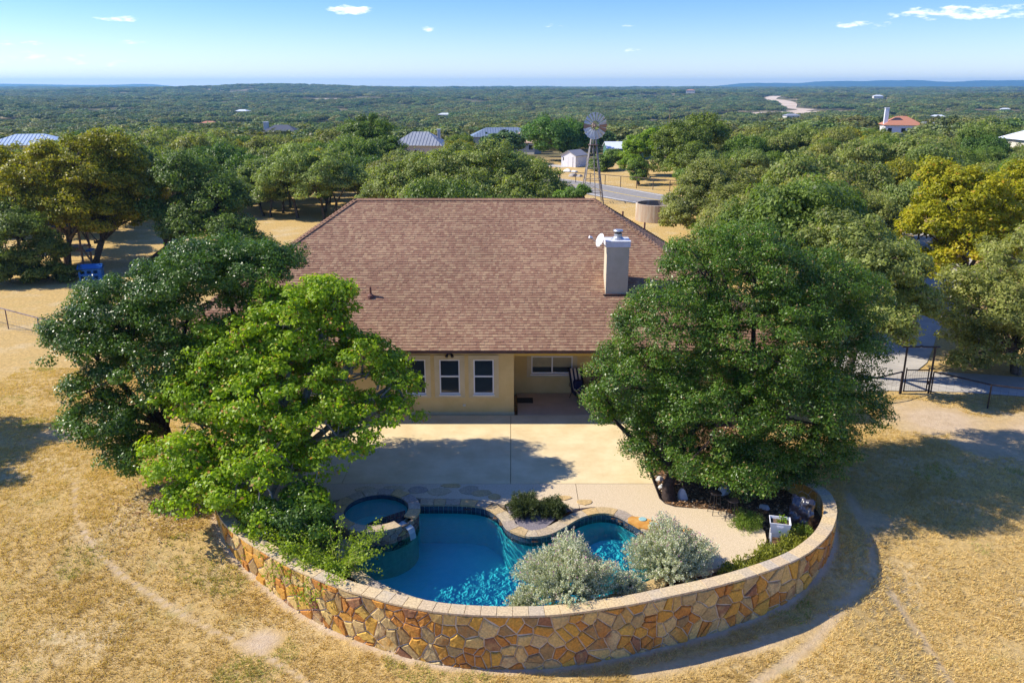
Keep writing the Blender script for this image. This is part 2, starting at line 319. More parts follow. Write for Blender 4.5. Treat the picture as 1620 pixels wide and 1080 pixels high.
def vnoise(X, Y, s, seed=0):
    r = np.random.default_rng(seed+101); o = np.zeros(np.shape(X))
    for k in range(7):
        a = r.uniform(0, 6.28); f = s*r.uniform(.5, 1.9); o += np.sin((X*math.cos(a)+Y*math.sin(a))*f+r.uniform(0, 6.28)+1.4*np.sin((X*math.sin(a)-Y*math.cos(a))*f*.7))
    return o/7
def bare_mask(X, Y):
    n1 = vnoise(X, Y, 3.0, 1)
    b = 1.0*np.exp(-(segdist(PATH, X, Y)/(.13+.05*n1))**2)*(.66+.25*vnoise(X, Y, 1.3, 8))
    b = np.maximum(b, .62*np.exp(-(segdist(TR1, X, Y)/(.36+.14*n1))**2)*(.9+.3*vnoise(X, Y, 1.7, 18)))
    b = np.maximum(b, .55*np.exp(-(segdist(TR2, X, Y)/.22)**2)); b = np.maximum(b, .6*np.exp(-(segdist(TR3, X, Y)/.25)**2))
    for x, y, r, k in BARE: b = np.maximum(b, k*np.exp(-((np.hypot(X-x, Y-y))/(r*(1+.35*n1)))**2))
    dw = segdist([(p.x, p.y) for p in OUT[::4]], X, Y)
    b = np.maximum(b, .9*np.exp(-(dw/(.20+.12*n1))**2))
    return b
def axis(a, b, step, lo, hi, g=1.06):
    v = list(np.arange(a, b+1e-6, step)); s = step
    while v[-1] < hi: s = min(s*g, 110); v.append(v[-1]+s)
    s = step; w = []
    x = a
    while x > lo: s = min(s*g, 110); x -= s; w.append(x)
    return np.array(w[::-1]+v)
gx = axis(-14, 14, .2, -7600, 7600, 1.07); gy = axis(14, 30, .2, -120, 9900, 1.055)
XX, YY = np.meshgrid(gx, gy)
inC = inside(COURT+[(9.2, 60), (-10.4, 60)], XX, YY) & (YY < 50)
ZZ = lawn_z(XX, YY)
near = np.hypot(XX, YY) < 60
ZZ = np.where(near & ~inC, ZZ+.018*vnoise(XX, YY, 2.2, 5)+.03*vnoise(XX, YY, .6, 6), ZZ)
ZZ = np.where(inC & (YY < 48), -.14, ZZ)
nx, ny = len(gx), len(gy)
idx = np.arange(nx*ny).reshape(ny, nx)
F = np.stack([idx[:-1, :-1], idx[:-1, 1:], idx[1:, 1:], idx[1:, :-1]], -1).reshape(-1, 4)
cx = (XX[:-1, :-1]+XX[1:, 1:])/2; cy = (YY[:-1, :-1]+YY[1:, 1:])/2
hole = inside(POOL, cx, cy) | (np.hypot(cx-SPA[0], cy-SPA[1]) < SPA[3]-.15)
F = F[~hole.ravel()]
gm = bpy.data.meshes.new('ground')
gm.vertices.add(nx*ny); gm.vertices.foreach_set('co', np.stack([XX, YY, ZZ], -1).astype(np.float32).ravel())
gm.loops.add(len(F)*4); gm.loops.foreach_set('vertex_index', F.astype(np.int32).ravel())
gm.polygons.add(len(F)); gm.polygons.foreach_set('loop_start', np.arange(0, len(F)*4, 4, dtype=np.int32)); gm.polygons.foreach_set('use_smooth', np.ones(len(F), bool))
bare = bare_mask(XX, YY)*(np.hypot(XX, YY) < 110)
a = gm.attributes.new('bare', 'FLOAT', 'POINT'); a.data.foreach_set('value', bare.astype(np.float32).ravel())
a = gm.attributes.new('bed', 'FLOAT', 'POINT'); a.data.foreach_set('value', (inC & (YY < 33)).astype(np.float32).ravel())
dd = np.hypot(XX, YY); wood = sm((dd-140)/40)
a = gm.attributes.new('wood', 'FLOAT', 'POINT'); a.data.foreach_set('value', wood.astype(np.float32).ravel())
a = gm.attributes.new('far', 'FLOAT', 'POINT'); a.data.foreach_set('value', sm((dd-3000)/2500).astype(np.float32).ravel())
gm.update(calc_edges=True)
def ground_mat():
    m = bpy.data.materials.new('ground_dry_lawn'); m.use_nodes = True; n, l = m.node_tree.nodes, m.node_tree.links
    b = n['Principled BSDF']; b.inputs['Roughness'].default_value = .95; b.inputs['Specular IOR Level'].default_value = .1
    tc = n.new('ShaderNodeTexCoord')
    def noise(s, d=6, r=.6, st=None):
        x = n.new('ShaderNodeTexNoise'); x.inputs['Scale'].default_value = s; x.inputs['Detail'].default_value = d; x.inputs['Roughness'].default_value = r
        v = tc.outputs['Object']
        if st: mp = n.new('ShaderNodeMapping'); mp.inputs['Scale'].default_value = st; mp.inputs['Rotation'].default_value = (0, 0, .35); l.new(v, mp.inputs[0]); v = mp.outputs[0]
        l.new(v, x.inputs['Vector']); return x.outputs[0]
    def ramp(f, cs):
        r = n.new('ShaderNodeValToRGB')
        for i, (p, c) in enumerate(cs):
            e = r.color_ramp.elements[i] if i < 2 else r.color_ramp.elements.new(p)
            e.position = p; e.color = (*c, 1)
        l.new(f, r.inputs[0]); return r.outputs[0]
    def mix(f, a, c, bt='MIX'):
        x = n.new('ShaderNodeMix'); x.data_type = 'RGBA'; x.blend_type = bt
        for i, v in ((0, f), (6, a), (7, c)):
            if isinstance(v, (int, float)): x.inputs[i].default_value = v
            elif isinstance(v, tuple): x.inputs[i].default_value = (*v, 1)
            else: l.new(v, x.inputs[i])
        return x.outputs[2]
    def mr(f, a, c, d=0, e=1):
        x = n.new('ShaderNodeMapRange'); l.new(f, x.inputs[0]); x.inputs[1].default_value = a; x.inputs[2].default_value = c; x.inputs[3].default_value = d; x.inputs[4].default_value = e; return x.outputs[0]
    def attr(k):
        x = n.new('ShaderNodeAttribute'); x.attribute_name = k; return x.outputs['Fac']
    g = ramp(noise(.35, 8, .65), [(.3, (.66, .47, .20)), (.7, (.76, .62, .38)), (.5, (.68, .46, .16))])
    g = mix(mr(noise(6, 8, .7), .35, .7), g, (.36, .235, .085)); g = mix(mr(noise(16, 4, .7, (1, 2.2, 1)), .5, .72, 0, .5), g, (.70, .54, .30))
    g = mix(mr(noise(.8, 5, .7), .58, .74, 0, .45), g, (.30, .30, .09))
    dirt = ramp(noise(2.5, 8, .7), [(.3, (.50, .36, .22)), (.7, (.66, .51, .34))])
    g = mix(mr(attr('bare'), .25, .75), g, dirt)
    bed = ramp(noise(9, 8, .75), [(.35, (.055, .035, .022)), (.62, (.22, .13, .075)), (.7, (.42, .30, .20))])
    g = mix(attr('bed'), g, bed)
    w = ramp(noise(.012, 7, .7), [(.35, (.10, .10, .045)), (.55, (.20, .16, .08)), (.66, (.46, .34, .20))])
    g = mix(attr('wood'), g, w)
    g = mix(attr('far'), g, (.025, .045, .02))
    l.new(g, b.inputs['Base Color'])
    bp = n.new('ShaderNodeBump'); bp.inputs['Distance'].default_value = .06; bp.inputs['Strength'].default_value = .8
    ad = n.new('ShaderNodeMath'); ad.operation = 'ADD'; l.new(noise(7, 6, .7, (1, 1.8, 1)), ad.inputs[0]); l.new(mr(noise(28, 3, .7), 0, 1, 0, .5), ad.inputs[1])
    l.new(ad.outputs[0], bp.inputs['Height']); l.new(bp.outputs[0], b.inputs['Normal'])
    return m
gm.materials.append(ground_mat())
ground = link(bpy.data.objects.new('ground', gm)); tag(ground, kind='structure')
def flat_strip(name, left, right, z, m, thick=.02):
    b = MB(); n = len(left)
    for i in range(n-1):
        b.poly([(*left[i], z), (*right[i], z), (*right[i+1], z), (*left[i+1], z)])
    return b.build(name, m)
def ribbon(name, pts, w, z, m, fn=None, kind='structure', parent=None):
    P = catmull([(x, y, 0) for x, y in pts], max(1, w)); L_, R_ = offset(P, w/2), offset(P, -w/2); b = MB()
    zf = (lambda q: z) if fn is None else (lambda q: float(fn(np.array(q.x), np.array(q.y)))+z)
    for i in range(len(P)-1):
        b.poly([(R_[i].x, R_[i].y, zf(R_[i])), (R_[i+1].x, R_[i+1].y, zf(R_[i+1])), (L_[i+1].x, L_[i+1].y, zf(L_[i+1])), (L_[i].x, L_[i].y, zf(L_[i]))])
    o = b.build(name, m, parent)
    if kind: tag(o, kind=kind)
    return o
ROADC = [(-30, 150), (-10, 131), (4, 120.5), (11, 110.5), (16, 101.5), (24, 91), (40, 78), (70, 62), (120, 45)]
ribbon('road', ROADC, 8.2, .05, ASPH)
LINEY = mat('yellow_road_paint', (.62, .45, .12), rough=.7); LINEW = mat('white_road_paint', (.75, .73, .68), rough=.7)
mk = ribbon('road_marking', ROADC, .28, .058, LINEY)
ribbon('road_marking', [(p.x, p.y) for p in offset([Vector((x, y, 0)) for x, y in ROADC], -3.5)], .22, .058, LINEW)
ribbon('road_marking', [(p.x, p.y) for p in offset([Vector((x, y, 0)) for x, y in ROADC], 3.5)], .22, .058, LINEW)
ribbon('driveway', [(16.3, 36.8), (19.2, 39.8), (22, 44.5), (26, 50.5), (31.5, 58), (37, 70), (40, 79)], 3.6, .035, DRIVE)
ribbon('path', [(13.2, 35.8), (16.6, 36.2), (20.5, 36.0), (24, 35.2)], 2.8, .028, DRIVE)
ribbon('side_road', [(-2, 147), (7, 143.5), (9.6, 141)], 3.5, .05, DRIVE)
PALE = mat('pale_caliche', (.52, .40, .28), (.66, .53, .40), .03, .95)
ribbon('gravel_road', [(352, 985), (352, 1060), (388, 1120), (398, 1230), (452, 1400), (470, 1560), (520, 1700), (590, 1850), (590, 2000)], 24, .9, PALE, lawn_z)
for q in [[(270, 900), (300, 930), (345, 975)], [(205, 800), (232, 850), (300, 900)], [(1350, 2600), (1560, 2640)], [(900, 1980), (1120, 2050)], [(95, 640), (125, 650)], [(20, 560), (52, 575), (75, 570)], [(-330, 1500), (-250, 1540), (-120, 1500)], [(-215, 560), (-190, 565)], [(-70, 470), (-48, 470)], [(-640, 2150), (-520, 2180), (-400, 2150)]]:
    ribbon('clearing', q, 90 if q[0][1] > 700 else 42, .9, PALE, lawn_z)

# ------------------------------------------------------------------ patio and pool
joint = .018
SL = [(-9.4, -5.9-joint, 25.8, 32.0), (-5.9, -.04-joint, 25.8, 32.0), (-.04, 4.92, 25.8, 32.0)]
patio = bpy.data.objects.new('patio', None); link(patio); tag(patio, kind='structure')
for x0, x1, y0, y1 in SL:
    MB().cbox(x0, x1, y0, y1, -.13, 0, .006).build('patio_slab', CONC, patio)
MB().cbox(.24, 8.2, 32.0+joint, 34.58, -.13, .006, .004).build('porch_slab', PORCH, patio)
def outer_pool(d):
    P = poolc+[poolc[0]]; o = []
    n = len(poolc)
    for i in range(n):
        t = (poolc[(i+1) % n]-poolc[i-1]).normalized(); o.append(Vector((poolc[i].x-t.y*d, poolc[i].y+t.x*d, 0)))
    return o      # the outline runs clockwise: left of travel is outside
ob = outer_pool(.36)
# deck of exposed aggregate in front of the slabs, cut round coping, island bed and spa
dk = [(-9.3, 25.78), (-9.3, 25.1), (-8.4, 24.6), (-6.6, 24.4), (-5.95, 24.6), (-5.5, 24.75), (-4.95, 24.95), (-4.35, 25.02), (-3.7, 24.93), (-3.1, 24.74), (-2.3, 24.72), (-1.35, 24.68), (-.6, 24.45), (-.24, 24.3), (.1, 24.62), (1.0, 24.62), (1.75, 24.25), (2.0, 24.02), (2.6, 24.14), (3.2, 24.1), (3.7, 23.85), (4.1, 23.3), (4.62, 22.6), (5.1, 21.9),
      (5.12, 20.9), (4.8, 20.2), (5.4, 20.35), (6.3, 20.75), (7.0, 21.1), (7.43, 21.5), (7.75, 22.1), (7.85, 22.6), (7.72, 23.1), (7.35, 23.5), (6.9, 23.82), (6.4, 24.0), (5.8, 24.07), (5.35, 24.15), (5.08, 24.35), (4.94, 24.7), (4.92, 25.78)]
dkA = [q for q in dk if q[0] <= 2.24]; 
i0 = dk.index((2.6, 24.14))
A_ = dk[:i0]+[(2.2, 24.06), (2.2, 25.78)]; B_ = [(2.22, 25.78), (2.22, 24.06)]+dk[i0:]
for q in (A_, B_):
    MB().prism(q, -.13, -.004).build('deck_slab', AGG, patio)
# dark edging strip along the slab's right side
MB().tube([(4.94, 31.5, -.02), (4.94, 25.8, -.01), (4.95, 24.72, -.01), (5.08, 24.37, -.01), (5.35, 24.17, -.01), (5.8, 24.09, -.01)], .022, 6).build('edging_strip', STEEL, patio)
pool = empty('swimming_pool', (0, 0, 0), 'freeform swimming pool of deep blue water inside the curved stone wall', 'swimming pool')
WZ = -.24
def water_mat(name, tint, bs):
    m = bpy.data.materials.new(name); m.use_nodes = True; n, l = m.node_tree.nodes, m.node_tree.links; n.clear()
    out = n.new('ShaderNodeOutputMaterial'); tr = n.new('ShaderNodeBsdfTransparent'); tr.inputs[0].default_value = (*tint, 1)
    gl = n.new('ShaderNodeBsdfGlossy'); gl.inputs['Roughness'].default_value = .03; fr = n.new('ShaderNodeFresnel'); fr.inputs[0].default_value = 1.33
    tc = n.new('ShaderNodeTexCoord'); nz = n.new('ShaderNodeTexNoise'); nz.inputs['Scale'].default_value = bs; nz.inputs['Detail'].default_value = 3; nz.inputs['Distortion'].default_value = .8
    l.new(tc.outputs['Object'], nz.inputs['Vector']); bp = n.new('ShaderNodeBump'); bp.inputs['Distance'].default_value = .05; bp.inputs['Strength'].default_value = .35
    l.new(nz.outputs[0], bp.inputs['Height']); l.new(bp.outputs[0], gl.inputs['Normal']); l.new(bp.outputs[0], fr.inputs['Normal'])
    mx = n.new('ShaderNodeMixShader'); l.new(fr.outputs[0], mx.inputs[0]); l.new(tr.outputs[0], mx.inputs[1]); l.new(gl.outputs[0], mx.inputs[2]); l.new(mx.outputs[0], out.inputs[0]); return m
WATER = water_mat('pool_water_surface', (.32, .88, .93), 4.5)
SPAW = water_mat('spa_water_surface', (.50, .92, .90), 7)
def sheet(name, pts, z, m, parent):
    b = MB(); b.v = [(x, y, z) for x, y in pts]
    for t in tessellate_polygon([[Vector((x, y, 0)) for x, y in pts]]):
        A, B2, D = (Vector((*pts[i], 0)) for i in t)
        b.f.append(tuple(t) if (B2-A).cross(D-A).z > 0 else tuple(t)[::-1])
    return b.build(name, m, parent)
sheet('water', POOL, WZ, WATER, pool)
bs = MB(); n_ = len(POOL)
for i in range(n_):
    j = (i+1) % n_; bs.poly([(*POOL[i], -.02), (*POOL[j], -.02), (*POOL[j], -1.45), (*POOL[i], -1.45)])
bs.build('basin_wall', PLASTER, pool)
sheet('basin_floor', POOL, -1.45, PLASTER, pool)
# sun shelf by the round right end, steps
bs = MB(); bs.lathe([(1.0, -1.45), (1.0, -.75)], 28, (3.25, 22.35)); bs.build('pool_step', PLASTER, pool)
bs = MB(); bs.lathe([(.62, -.75), (.62, -.52)], 28, (3.9, 21.75)); bs.build('pool_step', PLASTER, pool)
# tile band: individual tiles standing proud, one joined part
tb = MB(); ip = outer_pool(-.012)
def along(poly, closed=True):
    P = [Vector((p[0], p[1], 0)) for p in poly]
    if closed: P.append(P[0])
    cum = [0]
    for q, r_ in zip(P[:-1], P[1:]): cum.append(cum[-1]+(r_-q).length)
    def at(s):
        s = max(0, min(cum[-1]-1e-6, s)); import bisect
        i = bisect.bisect_right(cum, s)-1; t = (s-cum[i])/(cum[i+1]-cum[i]); p = P[i].lerp(P[i+1], t); d = (P[i+1]-P[i]).normalized(); return p, d
    return at, cum[-1]
at, LP = along(POOL)
k = int(LP/.155)
for i in range(k):
    for row in range(2):
        s0, s1 = i*LP/k+.004, (i+1)*LP/k-.004; (p0, d0), (p1, d1) = at(s0), at(s1)
        q = [Vector((p.x+d.y*.014, p.y-d.x*.014, 0)) for p, d in ((p0, d0), (p1, d1))]
        z0, z1 = -.045-row*.15, -.185-row*.15
        tb.poly([(q[0].x, q[0].y, z0), (q[1].x, q[1].y, z0), (q[1].x, q[1].y, z1), (q[0].x, q[0].y, z1)])
        tb.poly([(p0.x, p0.y, z0+.004), (p1.x, p1.y, z0+.004), (q[1].x, q[1].y, z0), (q[0].x, q[0].y, z0)])
o = tb.build('tile_band', TILE, pool); tag(o, kind='stuff')
# coping stones, each its own part
s = 0; i = 0
while s < LP-.2:
    w = random.uniform(.38, .62)
    if s+w > LP-.25: w = LP-s
    b = MB(); ins, outs = [], []
    for t in np.linspace(s+.008, s+w-.008, 4):
        p, d = at(t); dep = .34+random.uniform(-.02, .03)
        ins.append((p.x+d.y*.045, p.y-d.x*.045)); outs.append((p.x-d.y*dep, p.y+d.x*dep))
    s += w
    mp = ((ins[1][0]+outs[1][0])/2, (ins[1][1]+outs[1][1])/2)
    if math.hypot(mp[0]-SPA[0], mp[1]-SPA[1]) < SPA[3]+.12: continue
    if mp[1] < 20 and False: continue
    pts = outs+ins[::-1]; h = .012+random.uniform(0, .012)
    b.prism(pts[::-1], -.05, h); b.build('coping_stone', COPE, pool)
# spa
spa = empty('spa', (SPA[0], SPA[1], 0), 'round raised stone spa spilling into the left side of the pool', 'spa')
RZ = .30
def ring_pt(r, a, z): return (r*math.cos(a), r*math.sin(a), z)
MB().lathe([(SPA[3]-.10, -1.65), (SPA[3]-.10, RZ-.07)], 48, caps=False).build('shell', MORTAR, spa)
b = MB(); b.lathe([(SPA[2]-.02, RZ-.18), (SPA[2]-.02, -.9)], 48, caps=False); b.lathe([(.001, -.9), (SPA[2]-.02, -.9)][::-1], 48, caps=False); b.build('basin', PLASTER, spa)
MB().lathe([(SPA[2]-.02, RZ-.03), (SPA[2]-.02, RZ-.18)], 48, caps=False).build('tile_ring', TILE, spa)
b = MB(); b.lathe([(SPA[2]-.03, -.45), (.55, -.45), (.55, -.9)], 40, caps=False); b.build('bench', PLASTER, spa)
b = MB(); b.lathe([(SPA[2]-.021, RZ-.16), (.001, RZ-.16)], 48, caps=False); b.build('water', SPAW, spa)
na = 15
for i in range(na):
    a0, a1 = 2*math.pi*i/na+.012, 2*math.pi*(i+1)/na-.012
    if i == 13: continue   # spillway gap towards the pool
    pi_, po = [], []
    for t in np.linspace(a0, a1, 5): 
        ro = SPA[3]+random.uniform(-.02, .02); pi_.append((SPA[2]*math.cos(t), SPA[2]*math.sin(t))); po.append((ro*math.cos(t), ro*math.sin(t)))
    MB().prism(po+pi_[::-1], RZ-.06, RZ+random.uniform(0, .012)).build('rim_stone', COPE, spa)
a0 = 2*math.pi*13.5/na
b = MB(); dirx = (math.cos(a0), math.sin(a0)); tx = (-dirx[1], dirx[0])
fall = []
for r_, z in [(SPA[2]-.05, RZ-.15), (SPA[3]-.02, RZ-.15), (SPA[3]+.08, RZ-.2), (SPA[3]+.14, RZ-.34), (SPA[3]+.17, WZ)]:
    fall.append([(dirx[0]*r_+tx[0]*k_, dirx[1]*r_+tx[1]*k_, z) for k_ in (-.13, -.05, .05, .13)])
for u, v in zip(fall[:-1], fall[1:]):
    for k_ in range(3): b.poly([u[k_], u[k_+1], v[k_+1], v[k_]])
FALL = bpy.data.materials.new('falling_water'); FALL.use_nodes = True
FALL.node_tree.nodes['Principled BSDF'].inputs['Base Color'].default_value = (.75, .88, .95, 1); FALL.node_tree.nodes['Principled BSDF'].inputs['Alpha'].default_value = .45; FALL.node_tree.nodes['Principled BSDF'].inputs['Roughness'].default_value = .25
b.build('spillway_water', FALL, spa, True)
# stones round the spa: Voronoi-like patches mapped on the curved face
def clip(poly, nx_, ny_, c):
    out = []
    for i in range(len(poly)):
        p, q = poly[i], poly[(i+1) % len(poly)]; dp = p[0]*nx_+p[1]*ny_-c; dq = q[0]*nx_+q[1]*ny_-c
        if dp <= 0: out.append(p)
        if (dp < 0) != (dq < 0): t = dp/(dp-dq); out.append((p[0]+(q[0]-p[0])*t, p[1]+(q[1]-p[1])*t))
    return out
def cells(L_, z0, z1, sx, sz, gap, seed, jit=.42, period=False):
    r_ = random.Random(seed); nxx, nzz = max(1, round(L_/sx)), max(1, round((z1-z0)/sz)); pts = []
    for i in range(nxx):
        for j in range(nzz):
            if r_.random() < .08: continue
            pts.append(((i+.5+r_.uniform(-jit, jit)+(.25 if j % 2 else -.25))*L_/nxx, z0+(j+.5+r_.uniform(-jit, jit))*(z1-z0)/nzz))
            if r_.random() < .12: pts.append((pts[-1][0]+r_.uniform(.1, .3)*sx*2, pts[-1][1]+r_.uniform(-.4, .4)*sz))
    out = []
    for i, p in enumerate(pts):
        poly = [(p[0]-2*sx, z0), (p[0]+2*sx, z0), (p[0]+2*sx, z1), (p[0]-2*sx, z1)]
        poly = clip(poly, -1, 0, 0); poly = clip(poly, 1, 0, L_)
        for q in pts:
            if q is p or abs(q[0]-p[0]) > 4*sx: continue
            dx, dy = q[0]-p[0], q[1]-p[1]; d = math.hypot(dx, dy)
            if d < 1e-3: continue
            dx /= d; dy /= d; poly = clip(poly, dx, dy, p[0]*dx+p[1]*dy+d/2-gap)
            if len(poly) < 3: break
        # merge short edges
        if len(poly) >= 3:
            q2 = [poly[0]]
            for w in poly[1:]:
                if math.hypot(w[0]-q2[-1][0], w[1]-q2[-1][1]) > .035: q2.append(w)
            A = abs(sum(q2[i][0]*q2[(i+1) % len(q2)][1]-q2[(i+1) % len(q2)][0]*q2[i][1] for i in range(len(q2))))/2
            if len(q2) >= 3 and A > .006: out.append((q2, A))
    return out
def stone_mesh(poly, fmap, depth, m, back=-.02):
    # poly in (s,z); fmap(s,z,d) -> xyz ; rounded face: outline, shoulder ring, crown point ring
    b = MB(); n = len(poly); cx_ = sum(p[0] for p in poly)/n; cz_ = sum(p[1] for p in poly)/n
    # split long edges so stones look chipped
    P = []
    for i in range(n):
        p, q = poly[i], poly[(i+1) % n]; P.append(p)
        el_ = math.hypot(q[0]-p[0], q[1]-p[1])
        if el_ > .13:
            for t in ((.5,) if el_ < .26 else (.33, .67)):
                t += random.uniform(-.1, .1); w_ = random.uniform(-.01, .09); mx_, my_ = p[0]+(q[0]-p[0])*t, p[1]+(q[1]-p[1])*t; P.append((mx_+(cx_-mx_)*w_, my_+(cz_-my_)*w_))
    n = len(P)
    rings = [(1, back), (1, depth*.55), (.88, depth)]
    for k_, dpt in rings:
        for p in P: b.v.append(tuple(fmap(cx_+(p[0]-cx_)*k_, cz_+(p[1]-cz_)*k_, dpt*(1 if dpt < 0 else random.uniform(.8, 1.15)))))
    for r_ in range(2):
        for i in range(n): j = (i+1) % n; b.f.append((r_*n+i, r_*n+j, (r_+1)*n+j, (r_+1)*n+i))
    b.v.append(tuple(fmap(cx_, cz_, depth*1.05))); t = len(b.v)-1
    for i in range(n): b.f.append((2*n+i, 2*n+(i+1) % n, t))
    return b
Rs = SPA[3]-.10
def smap(s, z, d): a = s/Rs; return ((Rs+d)*math.cos(a), (Rs+d)*math.sin(a), z)
for poly, A in cells(2*math.pi*Rs, -.5, RZ-.08, .26, .2, .010, 3):
    sm_ = sum(p[0] for p in poly)/len(poly)
    a = sm_/Rs
    if 1.0 < a < 2.1: continue
    stone_mesh(poly, smap, .045, None).build('spa_stone', SPAST, spa)
# dark bed island with its own gravel
sheet('gravel_bed', [(-.2, 24.25), (.12, 24.6), (1.0, 24.6), (1.72, 24.22), (1.95, 24.0), (1.5, 23.55), (1.0, 22.8), (.6, 22.66), (.32, 22.78), (.08, 23.1), (-.05, 23.5)][::-1], -.03, GRAVEL, None)['kind'] = 'structure'
# flagstone patches laid in the deck
fs = bpy.data.objects.new('flagstone_paving', None); link(fs); tag(fs, kind='structure')
def blob(cx_, cy_, rx, ry, n=9, seed=0, rot=0):
    r_ = random.Random(seed); o = []
    for i in range(n):
        t = 2*math.pi*i/n; k_ = r_.uniform(.8, 1.12); x, y = rx*k_*math.cos(t), ry*k_*math.sin(t); o.append((cx_+x*math.cos(rot)-y*math.sin(rot), cy_+x*math.sin(rot)+y*math.cos(rot)))
    return o
for i, (x, y, rx, ry) in enumerate([(-2.5, 25.2, .42, .3), (-1.455, 25.3, .38, .33), (-1.05, 25.1, .33, .26), (-2.1, 25.62, .38, .16), (-.6, 24.85, .26, .22), (-3.2, 25.3, .34, .26), (-4.1, 25.42, .42, .22), (-5.0, 25.35, .4, .24), (2.4, 24.45, .3, .18), (1.75, 24.75, .28, .16)]):
    MB().prism(blob(x, y, rx, ry, 8, i), -.02, .009+i*.0012).build('flagstone', COPE, fs)
# big orange stone with two round skimmer lids, and orange boulder
st = empty('flat_orange_stone', (4.25, 22.98, 0), 'flat orange flagstone with two round turquoise lids beside the pool', 'stone')
MB().prism(blob(0, 0, .62, .36, 14, 4, -.55), -.02, .05).build('slab', ORANGE, st)
for dx, dy in ((-.1, .26), (.2, -.06)):
    b = MB(); b.lathe([(.125, .03), (.125, .066), (.11, .074), (.001, .074)], 24, (dx, dy), caps=False); b.build('lid', mat('turquoise_lid', (.15, .42, .44), (.42, .55, .50), 30, .5), st)
def rock(name, loc, sx, sy, sz, m, label, cat, seed, group=None, sub=3, rough=.22):
    import bmesh
    bm = bmesh.new(); bmesh.ops.create_icosphere(bm, subdivisions=sub, radius=1)
    r_ = random.Random(seed); ph = [(Vector((r_.uniform(-1, 1), r_.uniform(-1, 1), r_.uniform(-1, 1))).normalized(), r_.uniform(.55, .95)) for _ in range(11)]
    for v in bm.verts:
        for nrm, c_ in ph:
            d = v.co.dot(nrm)
            if d > c_: v.co -= nrm*(d-c_)
        v.co = Vector((v.co.x*sx, v.co.y*sy, max(-.3, v.co.z)*sz))
    me = bpy.data.meshes.new(name); bm.to_mesh(me); bm.free(); me.materials.append(m)
    o = link(bpy.data.objects.new(name, me)); o.location = loc; o.rotation_euler = (0, 0, r_.uniform(0, 3)); return tag(o, label, cat, group)
rock('boulder', (5.35, 21.9, .08), .48, .3, .38, ORANGE, 'orange boulder standing on the deck behind the silver shrub', 'boulder', 3)
rock('boulder', (4.95, 22.35, .02), .26, .2, .16, ORANGE, 'small orange rock between the round lids and the larger boulder', 'boulder', 8)

# ------------------------------------------------------------------ curved stone retaining wall
wall = empty('stone_wall', (0, 0, 0), 'long curved retaining wall of mixed orange and tan stone with flat cap', 'stone wall')
ZT = .5
FO, FI = offset(OUT, .05), offset(OUT, .36)
b = MB()
for i in range(0, len(OUT)-1):
    for (P_, s_) in ((FO, 1), (FI, -1)):
        q = [(P_[i].x, P_[i].y, -1.455), (P_[i+1].x, P_[i+1].y, -1.455), (P_[i+1].x, P_[i+1].y, ZT-.06), (P_[i].x, P_[i].y, ZT-.06)]
        b.poly(q if s_ > 0 else q[::-1])
    b.poly([(FO[i].x, FO[i].y, ZT-.06), (FO[i+1].x, FO[i+1].y, ZT-.06), (FI[i+1].x, FI[i+1].y, ZT-.06), (FI[i].x, FI[i].y, ZT-.06)])
for e in (0, -1): b.poly([(FO[e].x, FO[e].y, -1.45), (FI[e].x, FI[e].y, -1.45), (FI[e].x, FI[e].y, ZT-.06), (FO[e].x, FO[e].y, ZT-.06)])
b.build('mortar', MORTAR, wall)
atO, LO = along([(p.x, p.y) for p in FO], False); atI, LI = along([(p.x, p.y) for p in FI], False)
def omap(s, z, d): p, t = atO(s); return (p.x+t.y*d, p.y-t.x*d, z)
def imap(s, z, d): p, t = atI(s); return (p.x-t.y*d, p.y+t.x*d, z)
cs = []
for poly, A in cells(LO, -1.35, ZT-.075, .42, .31, .015, 11, .55):
    sm_, zm = sum(p[0] for p in poly)/len(poly), max(p[1] for p in poly); p, t = atO(sm_)
    if zm < float(lawn_z(np.array(p.x), np.array(p.y-.2)))+.03: continue
    if sm_ < 1.0 or p.x > 10.35 and p.y > 24.2: continue
    cs.append((A, poly))
cs.sort(key=lambda c: -c[0]); extra = MB()
ii = []
for poly, A in cells(LI, -.12, ZT-.075, .38, .28, .012, 12):
    sm_ = sum(p[0] for p in poly)/len(poly); p, t = atI(sm_)
    if p.x > 7.2: ii.append((A, poly))
NS = 298-len(ii)
for k, (A, poly) in enumerate(cs):
    b = stone_mesh(poly, omap, random.uniform(.03, .075), None)
    if k < NS: b.build('stone', STONE, wall)
    else:
        o_ = len(extra.v); extra.v += b.v; extra.f += [tuple(q+o_ for q in f_) for f_ in b.f]
if extra.v: tag(extra.build('small_stones', STONE, wall), kind='stuff')
def rev(b): b.f = [f_[::-1] for f_ in b.f]; return b
for A, poly in ii: rev(stone_mesh(poly, imap, .035, None)).build('stone', STONE, wall)
atC, LC = along([(p.x, p.y) for p in OUT], False)
nc = round(LC/.41)
